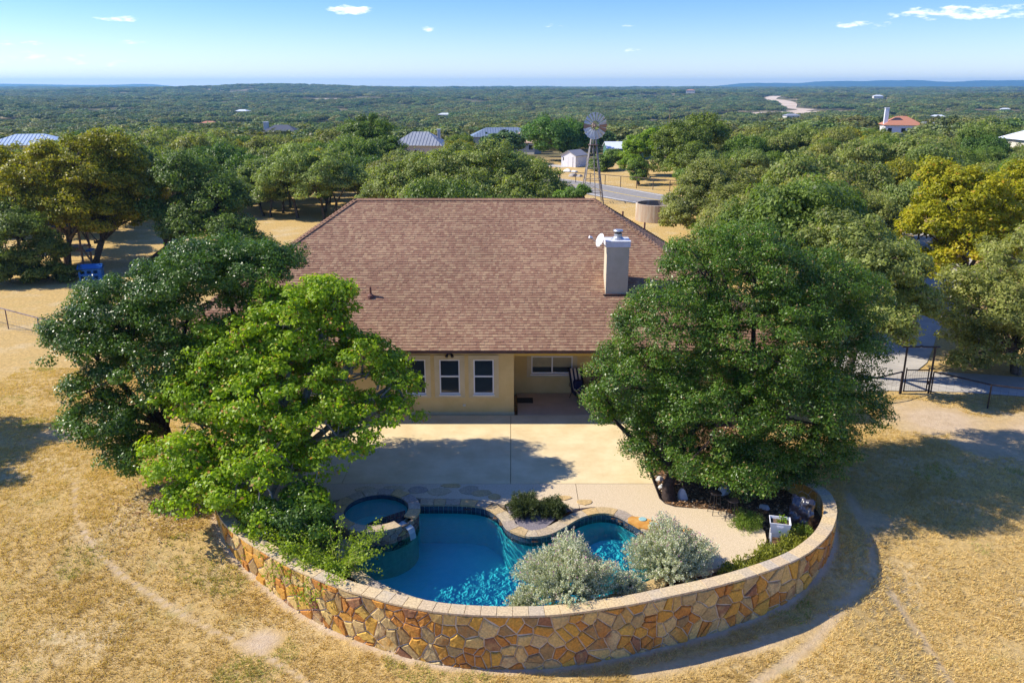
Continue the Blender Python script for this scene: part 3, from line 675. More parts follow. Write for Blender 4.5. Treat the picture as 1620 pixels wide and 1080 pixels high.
for i in range(nc):
    o_, n_i = [], []
    for t in np.linspace(i*LC/nc+.005, (i+1)*LC/nc-.005, 3):
        p, d = atC(t); e = random.uniform(-.004, .004); o_.append((p.x+d.y*e, p.y-d.x*e)); n_i.append((p.x-d.y*.40, p.y+d.x*.40))
    z = ZT+random.uniform(-.004, .004)
    b = MB(); pts = o_+n_i[::-1]; n6 = len(pts)
    cxx = sum(p[0] for p in pts)/n6; cyy = sum(p[1] for p in pts)/n6
    for kk, zz in ((1, z-.058), (1, z-.008), (.975, z)):
        b.v += [(cxx+(x-cxx)*kk, cyy+(y-cyy)*kk, zz) for x, y in pts]
    for r_ in range(2):
        for a_ in range(n6): c_ = (a_+1) % n6; b.f.append((r_*n6+a_, r_*n6+c_, (r_+1)*n6+c_, (r_+1)*n6+a_))
    b.f.append(tuple(2*n6+a_ for a_ in range(n6))); b.f.append(tuple(n6-1-a_ for a_ in range(n6)))
    b.build('cap_stone', CAPS, wall)
# ------------------------------------------------------------------ the house
house = empty('house', (0, 32.1, 0), 'yellow stucco single-storey house with a big brown shingled hip roof behind the pool', 'house')
house.location = (0, 0, 0)
EX0, EX1, EY0, EY1, EZ = -15.0, 11.5, 31.55, 46.75, 2.98
SL_ = .667; RY = (EY0+EY1)/2; RZH = EZ+SL_*(RY-EY0); RX0, RX1 = EX0+(RY-EY0), EX1-(RY-EY0)
def wall_face(b, x0, x1, z0, z1, y, holes, depth=.14, n=-1):
    xs = sorted({x0, x1, *[h[0] for h in holes], *[h[1] for h in holes]}); zs = sorted({z0, z1, *[h[2] for h in holes], *[h[3] for h in holes]})
    for xa, xb in zip(xs[:-1], xs[1:]):
        for za, zb in zip(zs[:-1], zs[1:]):
            if any(h[0]-1e-4 <= xa and xb <= h[1]+1e-4 and h[2]-1e-4 <= za and zb <= h[3]+1e-4 for h in holes): continue
            b.poly([(xa, y, za), (xb, y, za), (xb, y, zb), (xa, y, zb)])
    for h0, h1, h2, h3 in holes:
        for q in ([(h0, h2), (h0, h3)], [(h0, h3), (h1, h3)], [(h1, h3), (h1, h2)], [(h1, h2), (h0, h2)]):
            (a_, c_), (d_, e_) = q; b.poly([(a_, y, c_), (d_, y, e_), (d_, y+depth, e_), (a_, y+depth, c_)])
WN = [(-8.6, -7.75), (-4.42, -3.57), (-3.01, -2.16), (-1.60, -.75)]
b = MB(); FY = 32.1
wall_face(b, -14.4, .08, -.1, EZ-.1, FY, [(a_, c_, .88, 2.42) for a_, c_ in WN])
b.poly([(.08, FY, -.1), (.08, 34.6, -.1), (.08, 34.6, EZ-.1), (.08, FY, EZ-.1)])
wall_face(b, .08, 8.2, -.1, EZ-.1, 34.6, [(.86, 2.70, .90, 2.12), (3.9, 4.9, .01, 2.1)])
b.poly([(8.2, 34.6, -.1), (8.2, FY, -.1), (8.2, FY, EZ-.1), (8.2, 34.6, EZ-.1)])
b.poly([(8.2, FY, -.1), (10.9, FY, -.1), (10.9, FY, EZ-.1), (8.2, FY, EZ-.1)])
b.poly([(10.9, FY, -.1), (10.9, EY1-.6, -.1), (10.9, EY1-.6, EZ-.1), (10.9, FY, EZ-.1)])
b.poly([(-14.4, EY1-.6, -.1), (-14.4, FY, -.1), (-14.4, FY, EZ-.1), (-14.4, EY1-.6, EZ-.1)])
b.poly([(10.9, EY1-.6, -.1), (-14.4, EY1-.6, -.1), (-14.4, EY1-.6, EZ-.1), (10.9, EY1-.6, EZ-.1)])
b.build('wall', STUCCO, house)
MB().box(-14.5, .1, FY-.012, FY, -.1, .10).build('plinth', TRIM, house)
def window(x0, x1, z0, z1, y, parent, blind=None, mull=None, trim=True, rail=None):
    if trim:
        t_ = .20; b = MB()
        b.box(x0-t_, x0-.003, y-.035, y-.001, z0-.13, z1+.19); b.box(x1+.003, x1+t_, y-.035, y-.001, z0-.13, z1+.19)
        b.box(x0-.003, x1+.003, y-.035, y-.001, z1+.003, z1+.19); b.box(x0-.003, x1+.003, y-.035, y-.001, z0-.13, z0-.003)
        b.build('window_surround', TRIM, parent)
    f = MB(); w_ = .055; yy = y+.06
    f.box(x0+.002, x0+w_, yy-.04, yy+.05, z0+.002, z1-.002); f.box(x1-w_, x1-.002, yy-.04, yy+.05, z0+.002, z1-.002)
    f.box(x0+w_, x1-w_, yy-.04, yy+.05, z1-w_, z1-.002); f.box(x0+w_, x1-w_, yy-.04, yy+.05, z0+.002, z0+w_+.02)
    wn = f.build('window', WHITE, parent)
    rl = rail if rail else (z0+z1)/2+.02
    xs = [x0+w_, x1-w_] if mull is None else [x0+w_, mull-.03, mull+.03, x1-w_]
    if mull is not None: MB().box(mull-.03, mull+.03, yy-.035, yy+.045, z0+w_+.02, z1-w_).build('mullion', WHITE, wn)
    for k in range(0, len(xs), 2):
        MB().box(xs[k], xs[k+1], yy-.03, yy+.04, rl-.03, rl+.03).build('rail', WHITE, wn)
        MB().box(xs[k], xs[k+1], yy+.025, yy+.035, rl+.03, z1-w_).build('pane', GLASS, wn)
        MB().box(xs[k], xs[k+1], yy+.01, yy+.02, z0+w_+.02, rl-.03).build('pane', GLASS, wn)
        if blind is not None: MB().box(xs[k]+.002, xs[k+1]-.002, yy-.012, yy+.0, blind, z1-w_-.002).build('blind', BLIND, wn)
    return wn
for a_, c_ in WN: window(a_, c_, .88, 2.42, FY, house)
# thin sunshine-blue sill shadow is real depth: a projecting sill under each window
for a_, c_ in WN: MB().box(a_-.03, c_+.03, FY-.06, FY+.02, .845, .878).build('window_sill', WHITE, house)
window(.86, 2.70, .90, 2.12, 34.6, house, blind=1.22, mull=1.79, rail=1.70)
MB().box(.82, 2.74, 34.54, 34.6, .85, .897).build('window_sill', WHITE, house)
dr = MB().box(3.93, 4.87, 34.66, 34.70, .02, 2.08).build('door', WHITE, house); MB().box(4.05, 4.75, 34.648, 34.659, .35, 1.95).build('pane', GLASS, dr)
# posts and beam of the porch, fascia, drip edge
for x in (8.05,): MB().cbox(x-.15, x+.15, FY-.0, FY+.3, 0, 2.72, .01).build('porch_post', STUCCO, house)
MB().box(.085, 8.2, FY+.0, FY+.18, 2.58, 2.879).build('porch_beam', SOFFIT, house)
MB().box(.085, 8.2, FY+.18, 34.59, 2.86, 2.879).build('porch_ceiling', SOFFIT, house)
so = MB(); so.box(-14.95, 11.45, EY0+.04, FY+.02, 2.882, 2.90); so.build('soffit', FASCIA, house)
f = MB(); f.box(EX0, EX1, EY0, EY0+.03, 2.86, EZ-.005); f.box(EX0, EX1, EY1-.03, EY1, 2.86, EZ-.005); f.box(EX0, EX0+.03, EY0+.03, EY1-.03, 2.86, EZ-.005); f.box(EX1-.03, EX1, EY0+.03, EY1-.03, 2.86, EZ-.005)
f.build('fascia', FASCIA, house)
# roof deck and shingles
SH = bpy.data.materials.new('brown_asphalt_shingles'); SH.use_nodes = True
def shingle_mat(m):
    n, l = m.node_tree.nodes, m.node_tree.links; b = n['Principled BSDF']; b.inputs['Roughness'].default_value = .92; b.inputs['Specular IOR Level'].default_value = .15
    at_ = n.new('ShaderNodeAttribute'); at_.attribute_name = 'tint'; r = n.new('ShaderNodeValToRGB')
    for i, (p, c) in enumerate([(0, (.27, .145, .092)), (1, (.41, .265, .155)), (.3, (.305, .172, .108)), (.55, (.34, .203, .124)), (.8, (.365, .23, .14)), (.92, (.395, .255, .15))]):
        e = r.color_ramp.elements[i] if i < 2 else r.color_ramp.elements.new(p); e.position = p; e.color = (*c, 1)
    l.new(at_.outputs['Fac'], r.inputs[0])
    tc = n.new('ShaderNodeTexCoord'); nz = n.new('ShaderNodeTexNoise'); nz.inputs['Scale'].default_value = .35; nz.inputs['Detail'].default_value = 5; l.new(tc.outputs['Object'], nz.inputs['Vector'])
    mr = n.new('ShaderNodeMapRange'); mr.inputs[1].default_value = .3; mr.inputs[2].default_value = .7; mr.inputs[3].default_value = .88; mr.inputs[4].default_value = 1.12; l.new(nz.outputs[0], mr.inputs[0])
    n2 = n.new('ShaderNodeTexNoise'); n2.inputs['Scale'].default_value = 45; n2.inputs['Detail'].default_value = 3; l.new(tc.outputs['Object'], n2.inputs['Vector'])
    m2 = n.new('ShaderNodeMapRange'); m2.inputs[1].default_value = .3; m2.inputs[2].default_value = .7; m2.inputs[3].default_value = .75; m2.inputs[4].default_value = 1.25; l.new(n2.outputs[0], m2.inputs[0])
    mu = n.new('ShaderNodeMath'); mu.operation = 'MULTIPLY'; l.new(mr.outputs[0], mu.inputs[0]); l.new(m2.outputs[0], mu.inputs[1])
    sc = n.new('ShaderNodeVectorMath'); sc.operation = 'SCALE'; l.new(r.outputs[0], sc.inputs[0]); l.new(mu.outputs[0], sc.inputs['Scale']); l.new(sc.outputs[0], b.inputs['Base Color'])
shingle_mat(SH)
roof = MB(); A0, A1, A2, A3 = (EX0, EY0, EZ), (EX1, EY0, EZ), (EX1, EY1, EZ), (EX0, EY1, EZ); Rl, Rr = (RX0, RY, RZH), (RX1, RY, RZH)
for q in ([A0, A1, Rr, Rl], [A1, A2, Rr], [A2, A3, Rl, Rr], [A3, A0, Rl]): roof.poly(q)
rf = roof.build('roof', FASCIA, house)
qs, tn = [], []
def slope(o, ux, uy, half_fn, L_):   # o: eave origin; ux along the eave; uy horizontal direction up the slope
    rows = int(L_/.118); st = L_/rows
    for r_ in range(rows+1):
        y0, y1 = max(-.03, r_*st-.012), min(L_, (r_+1)*st+.006)
        if y0 >= L_: break
        a_, c_ = half_fn(max(0, r_*st)), 0
        x = a_[0]-random.uniform(0, .4); k_ = 0
        while x < a_[1]:
            w = random.choice((.10, .13, .16, .19)); xa, xb = max(x, a_[0]), min(x+w, a_[1]); x += w
            if xb-xa < .02: continue
            up = .012+random.choice((0, .006, .012)); 
            def P_(u, v, h): z = EZ+SL_*v; return (o[0]+ux[0]*u+uy[0]*v-uy[0]*SL_*h*0, o[1]+ux[1]*u+uy[1]*v, z+h)
            qs.append([P_(xa, y0, up+.012), P_(xb, y0, up+.012), P_(xb, y1, .006), P_(xa, y1, .006)])
            t_ = random.random(); tn.append(t_)
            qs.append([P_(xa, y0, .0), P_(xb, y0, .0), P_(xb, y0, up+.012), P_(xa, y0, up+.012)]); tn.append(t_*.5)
D_ = RY-EY0
slope((EX0, EY0), (1, 0), (0, 1), lambda v: (v-.02, EX1-EX0-v+.02), D_)
slope((EX1, EY0), (0, 1), (-1, 0), lambda v: (v-.02, EY1-EY0-v+.02), D_)
slope((EX1, EY1), (-1, 0), (0, -1), lambda v: (v-.02, EX1-EX0-v+.02), D_)
slope((EX0, EY1), (0, -1), (1, 0), lambda v: (v-.02, EY1-EY0-v+.02), D_)
o = bpy.data.objects.new('shingles', quads_mesh('shingles', np.array(qs), SH, np.array(tn))); link(o, house); tag(o, kind='stuff')
# ridge and hip caps
def caps(p, q):
    p, q = Vector(p), Vector(q); d = q-p; n_ = int(d.length/.2); d.normalize(); s_ = d.cross(Vector((0, 0, 1))).normalized()
    for i in range(n_):
        a_, c_ = p+(q-p)*(i/n_), p+(q-p)*((i+1.25)/n_); h = .045
        for sg in (1, -1):
            e = s_*sg*.15; dz = Vector((0, 0, -.085 if abs(d.z) < .01 else -.05))
            qs2.append([a_+Vector((0, 0, h+.01)), c_+Vector((0, 0, h-.008)), c_+e+dz+Vector((0, 0, h-.008)), a_+e+dz+Vector((0, 0, h+.01))][::sg]); tn2.append(random.uniform(0, .6))
qs2, tn2 = [], []
for p, q in ((Rl, Rr), (A0, Rl), (A1, Rr), (A2, Rr), (A3, Rl)): caps(p, q)
o = bpy.data.objects.new('ridge_shingles', quads_mesh('ridge_shingles', np.array([[tuple(v) for v in q] for q in qs2]), SH, np.array(tn2))); link(o, house); tag(o, kind='stuff')
# vent pipes
for x, y, h in ((-6.02, 34.0, .42), (5.55, 41.2, .5), (6.85, 42.3, .5)):
    zr = EZ+SL_*min(y-EY0, EY1-y, x-EX0, EX1-x)
    vp = MB().tube([(x, y, zr-.1), (x, y, zr+h)], .045, 8).build('vent_pipe', PIPE, house)
    MB().lathe([(.17, zr-.06+.0), (.15, zr+.05), (.055, zr+.12)], 12, (x, y)).build('flashing', PIPE, vp)
# chimney
cx0, cx1, cy0, cy1 = 3.98, 4.93, 34.08, 34.98
zb = EZ+SL_*(cy0-EY0)-.1; ct = 6.98
ch = MB().cbox(cx0, cx1, cy0, cy1, zb, ct-.26, .012).build('chimney', CHIM, house)
MB().cbox(cx0-.04, cx1+.04, cy0-.04, cy1+.04, ct-.26, ct-.03, .012).build('chimney_band', CAPW, ch)
b = MB(); b.cbox(cx0-.06, cx1+.06, cy0-.06, cy1+.06, ct-.03, ct+.0, .01); b.build('cap_plate', CAPW, ch)
mx_, my_ = (cx0+cx1)/2+.03, (cy0+cy1)/2
b = MB(); b.lathe([(.30, ct), (.2, ct+.08), (.17, ct+.12), (.17, ct+.24)], 20, (mx_, my_)); b.build('flue_collar', METAL, ch)
b = MB(); b.lathe([(.15, ct+.24), (.15, ct+.34)], 16, (mx_, my_)); b.build('flue', STEEL, ch)
b = MB(); b.lathe([(.20, ct+.33), (.21, ct+.36), (.19, ct+.40), (.001, ct+.42)], 20, (mx_, my_)); b.build('flue_cap', METAL, ch)
MB().box(cx0-.1, cx1+.1, cy0-.1, cy0-.001, zb+.1, zb+.14).build('flashing', FASCIA, ch)
# flood light and outlet on the wall
fl = MB().box(-2.66, -2.46, FY-.05, FY-.002, 2.66, 2.73).build('flood_light', STEEL, house)
for sx in (-.1, .1): MB().tube([(-2.56+sx*.6, FY-.05, 2.69), (-2.56+sx, FY-.13, 2.66), (-2.56+sx*1.2, FY-.2, 2.6)], [.03, .055, .065], 10).build('lamp', STEEL, fl)
MB().box(-2.06, -1.94, FY-.03, FY-.002, .36, .46).build('outlet_box', METAL, house)
# ------------------------------------------------------------------ satellite dish
sdh = empty('satellite_dish', (3.93, 34.2, 6.75), 'small white satellite dish on an arm at the chimney\'s left edge', 'satellite dish')
b = MB(); b.tube([(.03, .0, -.05), (-.14, -.05, .14), (-.22, -.08, .22)], .018, 6); b.build('bracket', METAL, sdh)
def disc(c, nrm, rx, ry, bowl, n=24, rings=4):
    nrm = Vector(nrm).normalized(); u = nrm.cross(Vector((0, 0, 1))).normalized(); v = u.cross(nrm) if True else 0; b = MB(); c = Vector(c)
    for th in (0, -.012):
        base = len(b.v)
        for k_ in range(rings+1):
            q = max(k_/rings, .001)
            for i in range(n):
                t = 2*math.pi*i/n; b.v.append(tuple(c+u*(rx*q*math.cos(t))+v*(ry*q*math.sin(t))+nrm*(bowl*(q*q-1)+th)))
        for k_ in range(rings):
            for i in range(n): j = (i+1) % n; b.f.append((base+k_*n+i, base+k_*n+j, base+(k_+1)*n+j, base+(k_+1)*n+i))
    N_ = (rings+1)*n
    for i in range(n): j = (i+1) % n; b.f.append((rings*n+i, rings*n+j, N_+rings*n+j, N_+rings*n+i))
    return b
disc((-.26, -.1, .27), (-.86, -.35, .36), .27, .29, .05).build('dish', WHITE, sdh, True)
b = MB(); b.tube([(-.22, -.1, .1), (-.5, -.26, .28), (-.64, -.3, .42)], .014, 6); b.build('feed_arm', METAL, sdh)
b = MB(); b.tube([(-.60, -.29, .40), (-.72, -.33, .44)], [.05, .06], 10); b.build('receiver', WHITE, sdh)

# ------------------------------------------------------------------ porch things
dm = MB().cbox(.22, .92, 33.35, 33.95, .007, .03, .01).build('doormat', mat('black_rubber_mat', (.02, .017, .016), (.04, .03, .03), 40, .9)); tag(dm, 'black doormat lying on the porch floor at the wall corner', 'doormat')
NAVY = mat('navy_cushion', (.012, .016, .045), rough=.9); CREAM = mat('cream_cushion_stripe', (.58, .50, .42), rough=.9)
lc = empty('lounge_chair', (2.95, 33.75, .006), 'navy and cream striped lounge chair with a dark pillow on the porch', 'lounge chair', rz=R(18))
def strip_panel(x0, x1, path, th, n, mats, names, parent):
    w = (x1-x0)/n
    for i in range(n):
        b = MB(); xa, xb = x0+i*w, x0+(i+1)*w
        for (y0, z0), (y1, z1) in zip(path[:-1], path[1:]):
            b.poly([(xa, y0, z0), (xb, y0, z0), (xb, y1, z1), (xa, y1, z1)])
            d = Vector((0, y1-y0, z1-z0)).normalized(); 
            b.poly([(xa, y0, z0-th), (xa, y0, z0), (xa, y1, z1), (xa, y1, z1-th)]); b.poly([(xb, y0, z0), (xb, y0, z0-th), (xb, y1, z1-th), (xb, y1, z1)])
        y0, z0 = path[0]; b.poly([(xa, y0, z0-th), (xb, y0, z0-th), (xb, y0, z0), (xa, y0, z0)])
        y0, z0 = path[-1]; b.poly([(xb, y0, z0-th), (xa, y0, z0-th), (xa, y0, z0), (xb, y0, z0)])
        b.build(names, mats[i % 2], parent)
strip_panel(-.30, .30, [(-.62, .38), (-.55, .43), (0, .43), (.12, .42)], .08, 7, (NAVY, CREAM), 'seat_stripe', lc)
strip_panel(-.30, .30, [(.10, .44), (.22, .55), (.55, 1.22), (.58, 1.28)], .08, 7, (NAVY, CREAM), 'back_stripe', lc)
fr_ = MB(); fr_.tube([(-.31, -.62, .34), (-.31, .12, .34), (-.31, .52, 1.2)], .014, 6); fr_.tube([(.31, -.62, .34), (.31, .12, .34), (.31, .52, 1.2)], .014, 6); fr_.tube([(-.31, -.62, .34), (.31, -.62, .34)], .014, 6)
fr_.build('frame', STEEL, lc)
for sx in (-.31, .31):
    MB().tube([(sx, -.58, .34), (sx, -.62, 0)], .013, 6).build('leg', STEEL, lc); MB().tube([(sx, .12, .34), (sx, .35, 0)], .013, 6).build('leg', STEEL, lc)
    MB().tube([(sx*1.1, -.35, .36), (sx*1.3, -.38, .56), (sx*1.3, -.15, .64), (sx*1.3, .2, .64), (sx*1.1, .3, .72)], .014, 6).build('armrest', STEEL, lc)
b = MB(); b.cbox(-.19, .21, .1, .34, .47, .84, .05); pl_ = b.build('pillow', mat('dark_blue_pillow', (.01, .012, .06), rough=.9), lc)
wc = empty('wicker_chair', (3.75, 34.0, .006), 'brown wicker chair half hidden by leaves behind the striped lounge chair', 'chair', rz=R(-12))
MB().cbox(-.33, .33, -.3, .3, .3, .42, .03).build('seat', PINK, wc); MB().cbox(-.33, .33, .24, .36, .42, 1.12, .04).build('backrest', PINK, wc)
for sx in (-.38, .33): MB().cbox(sx, sx+.06, -.3, .3, .35, .62, .02).build('armrest', PINK, wc)
for sx in (-.28, .28):
    for sy in (-.25, .25): MB().tube([(sx, sy, .3), (sx*1.05, sy*1.1, 0)], .025, 6).build('leg', PINK, wc)

# ------------------------------------------------------------------ garden things by the wall
cart = empty('planter_stand', (8.12, 22.15, -.1), 'white plastic planter tub on legs with soil and a seedling by the wall', 'planter', rz=R(-14))
b = MB()
def tub(b, w0, d0, w1, d1, z0, z1, t=.025):
    lo = [(-w0, -d0), (w0, -d0), (w0, d0), (-w0, d0)]; hi = [(-w1, -d1), (w1, -d1), (w1, d1), (-w1, d1)]
    for i in range(4):
        j = (i+1) % 4; b.poly([(*lo[i], z0), (*lo[j], z0), (*hi[j], z1), (*hi[i], z1)])
        hi2 = [(x-t*(1 if x > 0 else -1), y-t*(1 if y > 0 else -1)) for x, y in hi]; lo2 = [(x-t*(1 if x > 0 else -1), y-t*(1 if y > 0 else -1)) for x, y in lo]
        b.poly([(*hi[i], z1), (*hi[j], z1), (*hi2[j], z1), (*hi2[i], z1)]); b.poly([(*hi2[i], z1), (*hi2[j], z1), (*lo2[j], z0+.03), (*lo2[i], z0+.03)])
    b.poly([(*p, z0) for p in lo[::-1]])
tub(b, .24, .19, .31, .25, .36, .74); b.build('tub', WHITE, cart)
MB().box(-.27, .27, -.21, .21, .60, .66).build('soil', SOIL, cart)
MB().box(-.09, .09, -.262, -.245, .60, .66).build('handle', CAPW, cart); MB().tube([(0, -.2, .47), (0, -.25, .46)], .03, 8).build('tap', mat('green_plastic', (.10, .22, .08), rough=.5), cart)
for sx in (-.22, .22):
    for sy in (-.16, .16): MB().cbox(sx-.03, sx+.03, sy-.025, sy+.025, 0, .36, .008).build('leg', WHITE, cart)
b = MB(); b.box(-.19, .19, -.17, -.15, .24, .357); b.build('apron', WHITE, cart)
# dark wrapped block leaning on the wall
import bmesh
def wrapped():
    bm = bmesh.new(); bmesh.ops.create_grid(bm, x_segments=22, y_segments=22, size=.5)
    bm2 = MB(); n = 23
    for side in (0, 1):
        base = len(bm2.v)
        for j in range(n):
            for i in range(n):
                u, v = i/(n-1), j/(n-1); e = min(u, 1-u, v, 1-v)
                w = .82*(1-.12*v); x = (u-.5)*w+.02*math.sin(v*19+u*4); z = v*1.0+.02*math.sin(u*17)
                fold = .05*math.sin(u*9+v*5)*math.sin(v*11-u*4)+.03*math.sin(u*31+3*math.sin(v*7))*math.sin(v*23)
                y = (-.16 if side == 0 else .12)*min(1, e*7)**.5+fold*(1 if side == 0 else .3)
                bm2.v.append((x, y, z))
        for j in range(n-1):
            for i in range(n-1):
                q = (base+j*n+i, base+j*n+i+1, base+(j+1)*n+i+1, base+(j+1)*n+i); bm2.f.append(q if side == 0 else q[::-1])
    bm.free(); return bm2
wr = wrapped().build('covered_stack', BLACK, None, True); wr.location = (9.05, 23.0, -.1); wr.rotation_euler = (R(-9), 0, R(-38)); tag(wr, 'bundle under crumpled black plastic sheeting leaning on the inner stone wall', 'covered bundle')
# metal bar stools half under the oak
def stool(x, y, rz, label):
    s_ = empty('patio_stool', (x, y, -.004), label, 'stool', rz=rz)
    MB().lathe([(.18, .70), (.19, .72), (.18, .74)], 14).build('seat', STEEL, s_)
    for k_ in range(4):
        a_ = math.pi/4+k_*math.pi/2; MB().tube([(.13*math.cos(a_), .13*math.sin(a_), .7), (.22*math.cos(a_), .22*math.sin(a_), 0)], .012, 6).build('leg', STEEL, s_)
    MB().lathe([(.185, .25), (.2, .26), (.185, .27)], 16, caps=False).build('footrest', STEEL, s_)
stool(6.55, 23.75, .3, 'dark metal stool standing at the deck edge under the oak, nearer the house')
stool(6.98, 23.25, .9, 'dark metal stool at the deck edge under the oak, nearer the curved wall')
WST = mat('pale_limestone', (.62, .60, .55), (.74, .72, .68), 6, .9, .01, 20)
rock('limestone_rock', (5.78, 25.0, -.1), .2, .16, .34, WST, 'upright white limestone rock just right of the oak trunk beside the deck', 'rock', 21)
for i, (x, y, s_, lb) in enumerate([(5.25, 25.75, .22, 'pale rock at the top of the planting bed edge'), (5.2, 26.3, .18, 'small pale rock second up the planting bed edge'), (7.3, 25.4, .3, 'rough pale rock in the leaf litter under the oak'), (8.35, 24.3, .2, 'low rock in the leaf litter near the curved wall')]):
    rock('limestone_rock', (x, y, -.12), s_, s_*.8, s_*.8, WST, lb, 'rock', 30+i)
# blue float on the patio
fo = MB().cbox(-6.6, -5.35, 28.35, 28.85, .0, .09, .03).build('pool_float', BLUEP); tag(fo, 'blue foam pool float lying on the patio under the bright tree', 'pool float')

# ------------------------------------------------------------------ garden gate and pipe fences
gt = empty('garden_gate', (18.05, 34.5, 0), 'dark steel garden gate under a tall pipe arch beside the driveway', 'gate')
for sx in (-.62, .62): MB().tube([(sx, 0, -.1), (sx, 0, 2.18)], .045, 8).build('post', STEEL, gt)
MB().tube([(-.82, 0, 2.2), (-.1, 0, 2.2), (0, 0, 2.24), (.1, 0, 2.2), (.82, 0, 2.2)], .04, 8).build('arch_bar', STEEL, gt)
lf = MB(); lf.tube([(-.5, 0, .1), (-.5, 0, 1.22)], .03, 8); lf.tube([(.5, 0, .1), (.5, 0, 1.22)], .03, 8); lf.tube([(-.5, 0, 1.12), (.5, 0, 1.12)], .03, 8); lf.tube([(-.5, 0, .12), (.5, 0, .12)], .03, 8)
lf = lf.build('gate_leaf', STEEL, gt)
ms = MB()
for k_ in range(1, 10): ms.tube([(-.5+k_*.1, .0, .12), (-.5+k_*.1, .0, 1.12)], .004, 4, False)
for k_ in range(1, 8): ms.tube([(-.5, .01, .12+k_*.125), (.5, .01, .12+k_*.125)], .004, 4, False)
tag(ms.build('wire_mesh', STEEL, gt), kind='stuff'); MB().box(.5, .6, -.04, .04, .45, .6).build('latch', STEEL, gt)
def pipe_fence(name, pts, h, label, m, post_r=.035, step=2.6, wires=5, posts=None):
    f_ = empty(name, (*pts[0], 0), label, 'fence'); o_ = Vector((*pts[0], 0)); at_, L_ = along(pts, False)
    n_ = max(1, round(L_/step))
    for k_ in range(n_+1):
        p, d = at_(L_*k_/n_); p = p-o_; MB().tube([(p.x, p.y, -.2), (p.x, p.y, h)], post_r, 6).build('post', m, f_)
    P_ = [at_(L_*k_/(n_*3))[0]-o_ for k_ in range(n_*3+1)]
    MB().tube([(p.x, p.y, h+.01) for p in P_], post_r, 6).build('top_rail', m, f_)
    w_ = MB()
    for k_ in range(wires): w_.tube([(p.x, p.y, .1+k_*(h-.15)/wires) for p in P_], .004, 3, False)
    for k_ in range(int(L_/.3)): p = at_(k_*.3)[0]-o_; w_.tube([(p.x, p.y, .1), (p.x, p.y, h)], .003, 3, False)
    tag(w_.build('wire_mesh', m, f_), kind='stuff'); return f_
pipe_fence('pipe_fence', [(18.75, 34.45), (20.4, 32.75), (23.4, 31.5), (27, 30.6)], 1.05, 'dark pipe fence with wire mesh running right from the garden gate', STEEL, step=2.5)
pipe_fence('pipe_fence', [(17.35, 34.45), (15.8, 33.6), (13.8, 33.2), (11.2, 33.0)], 1.05, 'dark pipe fence running from the gate towards the house under the oak', STEEL, step=2.2)
LF = mat('pale_worn_pipe', (.30, .24, .24), (.12, .07, .06), 4, .6)
pipe_fence('pipe_fence', [(-40, 51.2), (-33, 47.4), (-28.6, 44.75), (-25.5, 42.8), (-22.4, 41), (-17, 38.5)], 1.15, 'thin pipe fence crossing the dry lawn on the left', LF, step=3.3)
pipe_fence('field_fence', [(2, 120.5), (8.5, 118.2), (13.5, 113.8), (18.5, 109.6), (25, 104), (32, 98)], 1.45, 'long wire fence beyond the road in front of the dry field', mat('brown_fence_steel', (.12, .085, .065), rough=.8), .05, 2.6, 6)

# ------------------------------------------------------------------ concrete tank, windmill, shed
tk = empty('water_tank', (14.9, 84.2, 0), 'round open concrete water tank on the dry grass by the road', 'water tank')
TK = mat('stained_concrete', (.44, .38, .30), (.56, .50, .41), 1.2, .9, stretch=(1, 1, .2), c3=(.38, .28, .2))
MB().lathe([(2.25, 0), (2.25, 1.72), (2.1, 1.75), (2.08, 1.2), (2.08, .3), (.001, .3)], 40).build('tank_wall', TK, tk); MB().lathe([(.001, 1.1), (2.07, 1.1)][::-1], 32, caps=False).build('water', mat('dark_tank_water', (.02, .02, .015), rough=.1), tk)
wm = empty('windmill', (9.45, 98, 0), 'tall windmill with a steel fan wheel on a lattice tower behind the roof ridge', 'windmill')
TOW = mat('weathered_tower_steel', (.24, .21, .19), (.40, .37, .34), 3, .6, metal=.4)
HZ = 8.75
for sx in (-1, 1):
    for sy in (-1, 1): MB().tube([(sx*1.25, sy*1.25, 0), (sx*.12, sy*.12, HZ-.4)], .075, 4).build('tower_leg', TOW, wm)
g_ = MB()
for z in (1.2, 2.6, 3.9, 5.1, 6.2):
    r_ = 1.25-(1.13)*z/(HZ-.4); c4 = [(-r_, -r_), (r_, -r_), (r_, r_), (-r_, r_)]
    for i in range(4): g_.tube([(*c4[i], z), (*c4[(i+1) % 4], z)], .03, 4)
    z2 = z+1.1; r2 = 1.25-1.13*z2/(HZ-.4); d4 = [(-r2, -r2), (r2, -r2), (r2, r2), (-r2, r2)]
    for i in range(4): g_.tube([(*c4[i], z), (*d4[(i+1) % 4], z2)], .016, 3)
g_.build('cross_bracing', TOW, wm)
MB().box(-.55, .55, -.55, .55, 6.55, 6.62).build('platform', mat('rusty_plate', (.20, .11, .07), rough=.8), wm)
MB().tube([(.35, -.9, .2), (.0, -.35, 6.5)], .05, 4).build('ladder', TOW, wm)
MB().tube([(0, 0, 5.6), (0, 0, HZ+.15)], .07, 6).build('mast', TOW, wm)
gb = MB().cbox(-.18, .18, -.35, .45, HZ-.2, HZ+.28, .05).build('gearbox', RUST, wm)
wh = bpy.data.objects.new('wheel', None); link(wh, wm); wh.location = (.12, -.55, HZ); wh.rotation_euler = (0, 0, R(24))
BL = mat('fan_blade_steel', (.45, .48, .50), (.62, .65, .67), 3, .45, metal=.25); RB = mat('rusty_fan_blade', (.34, .20, .14), rough=.7)
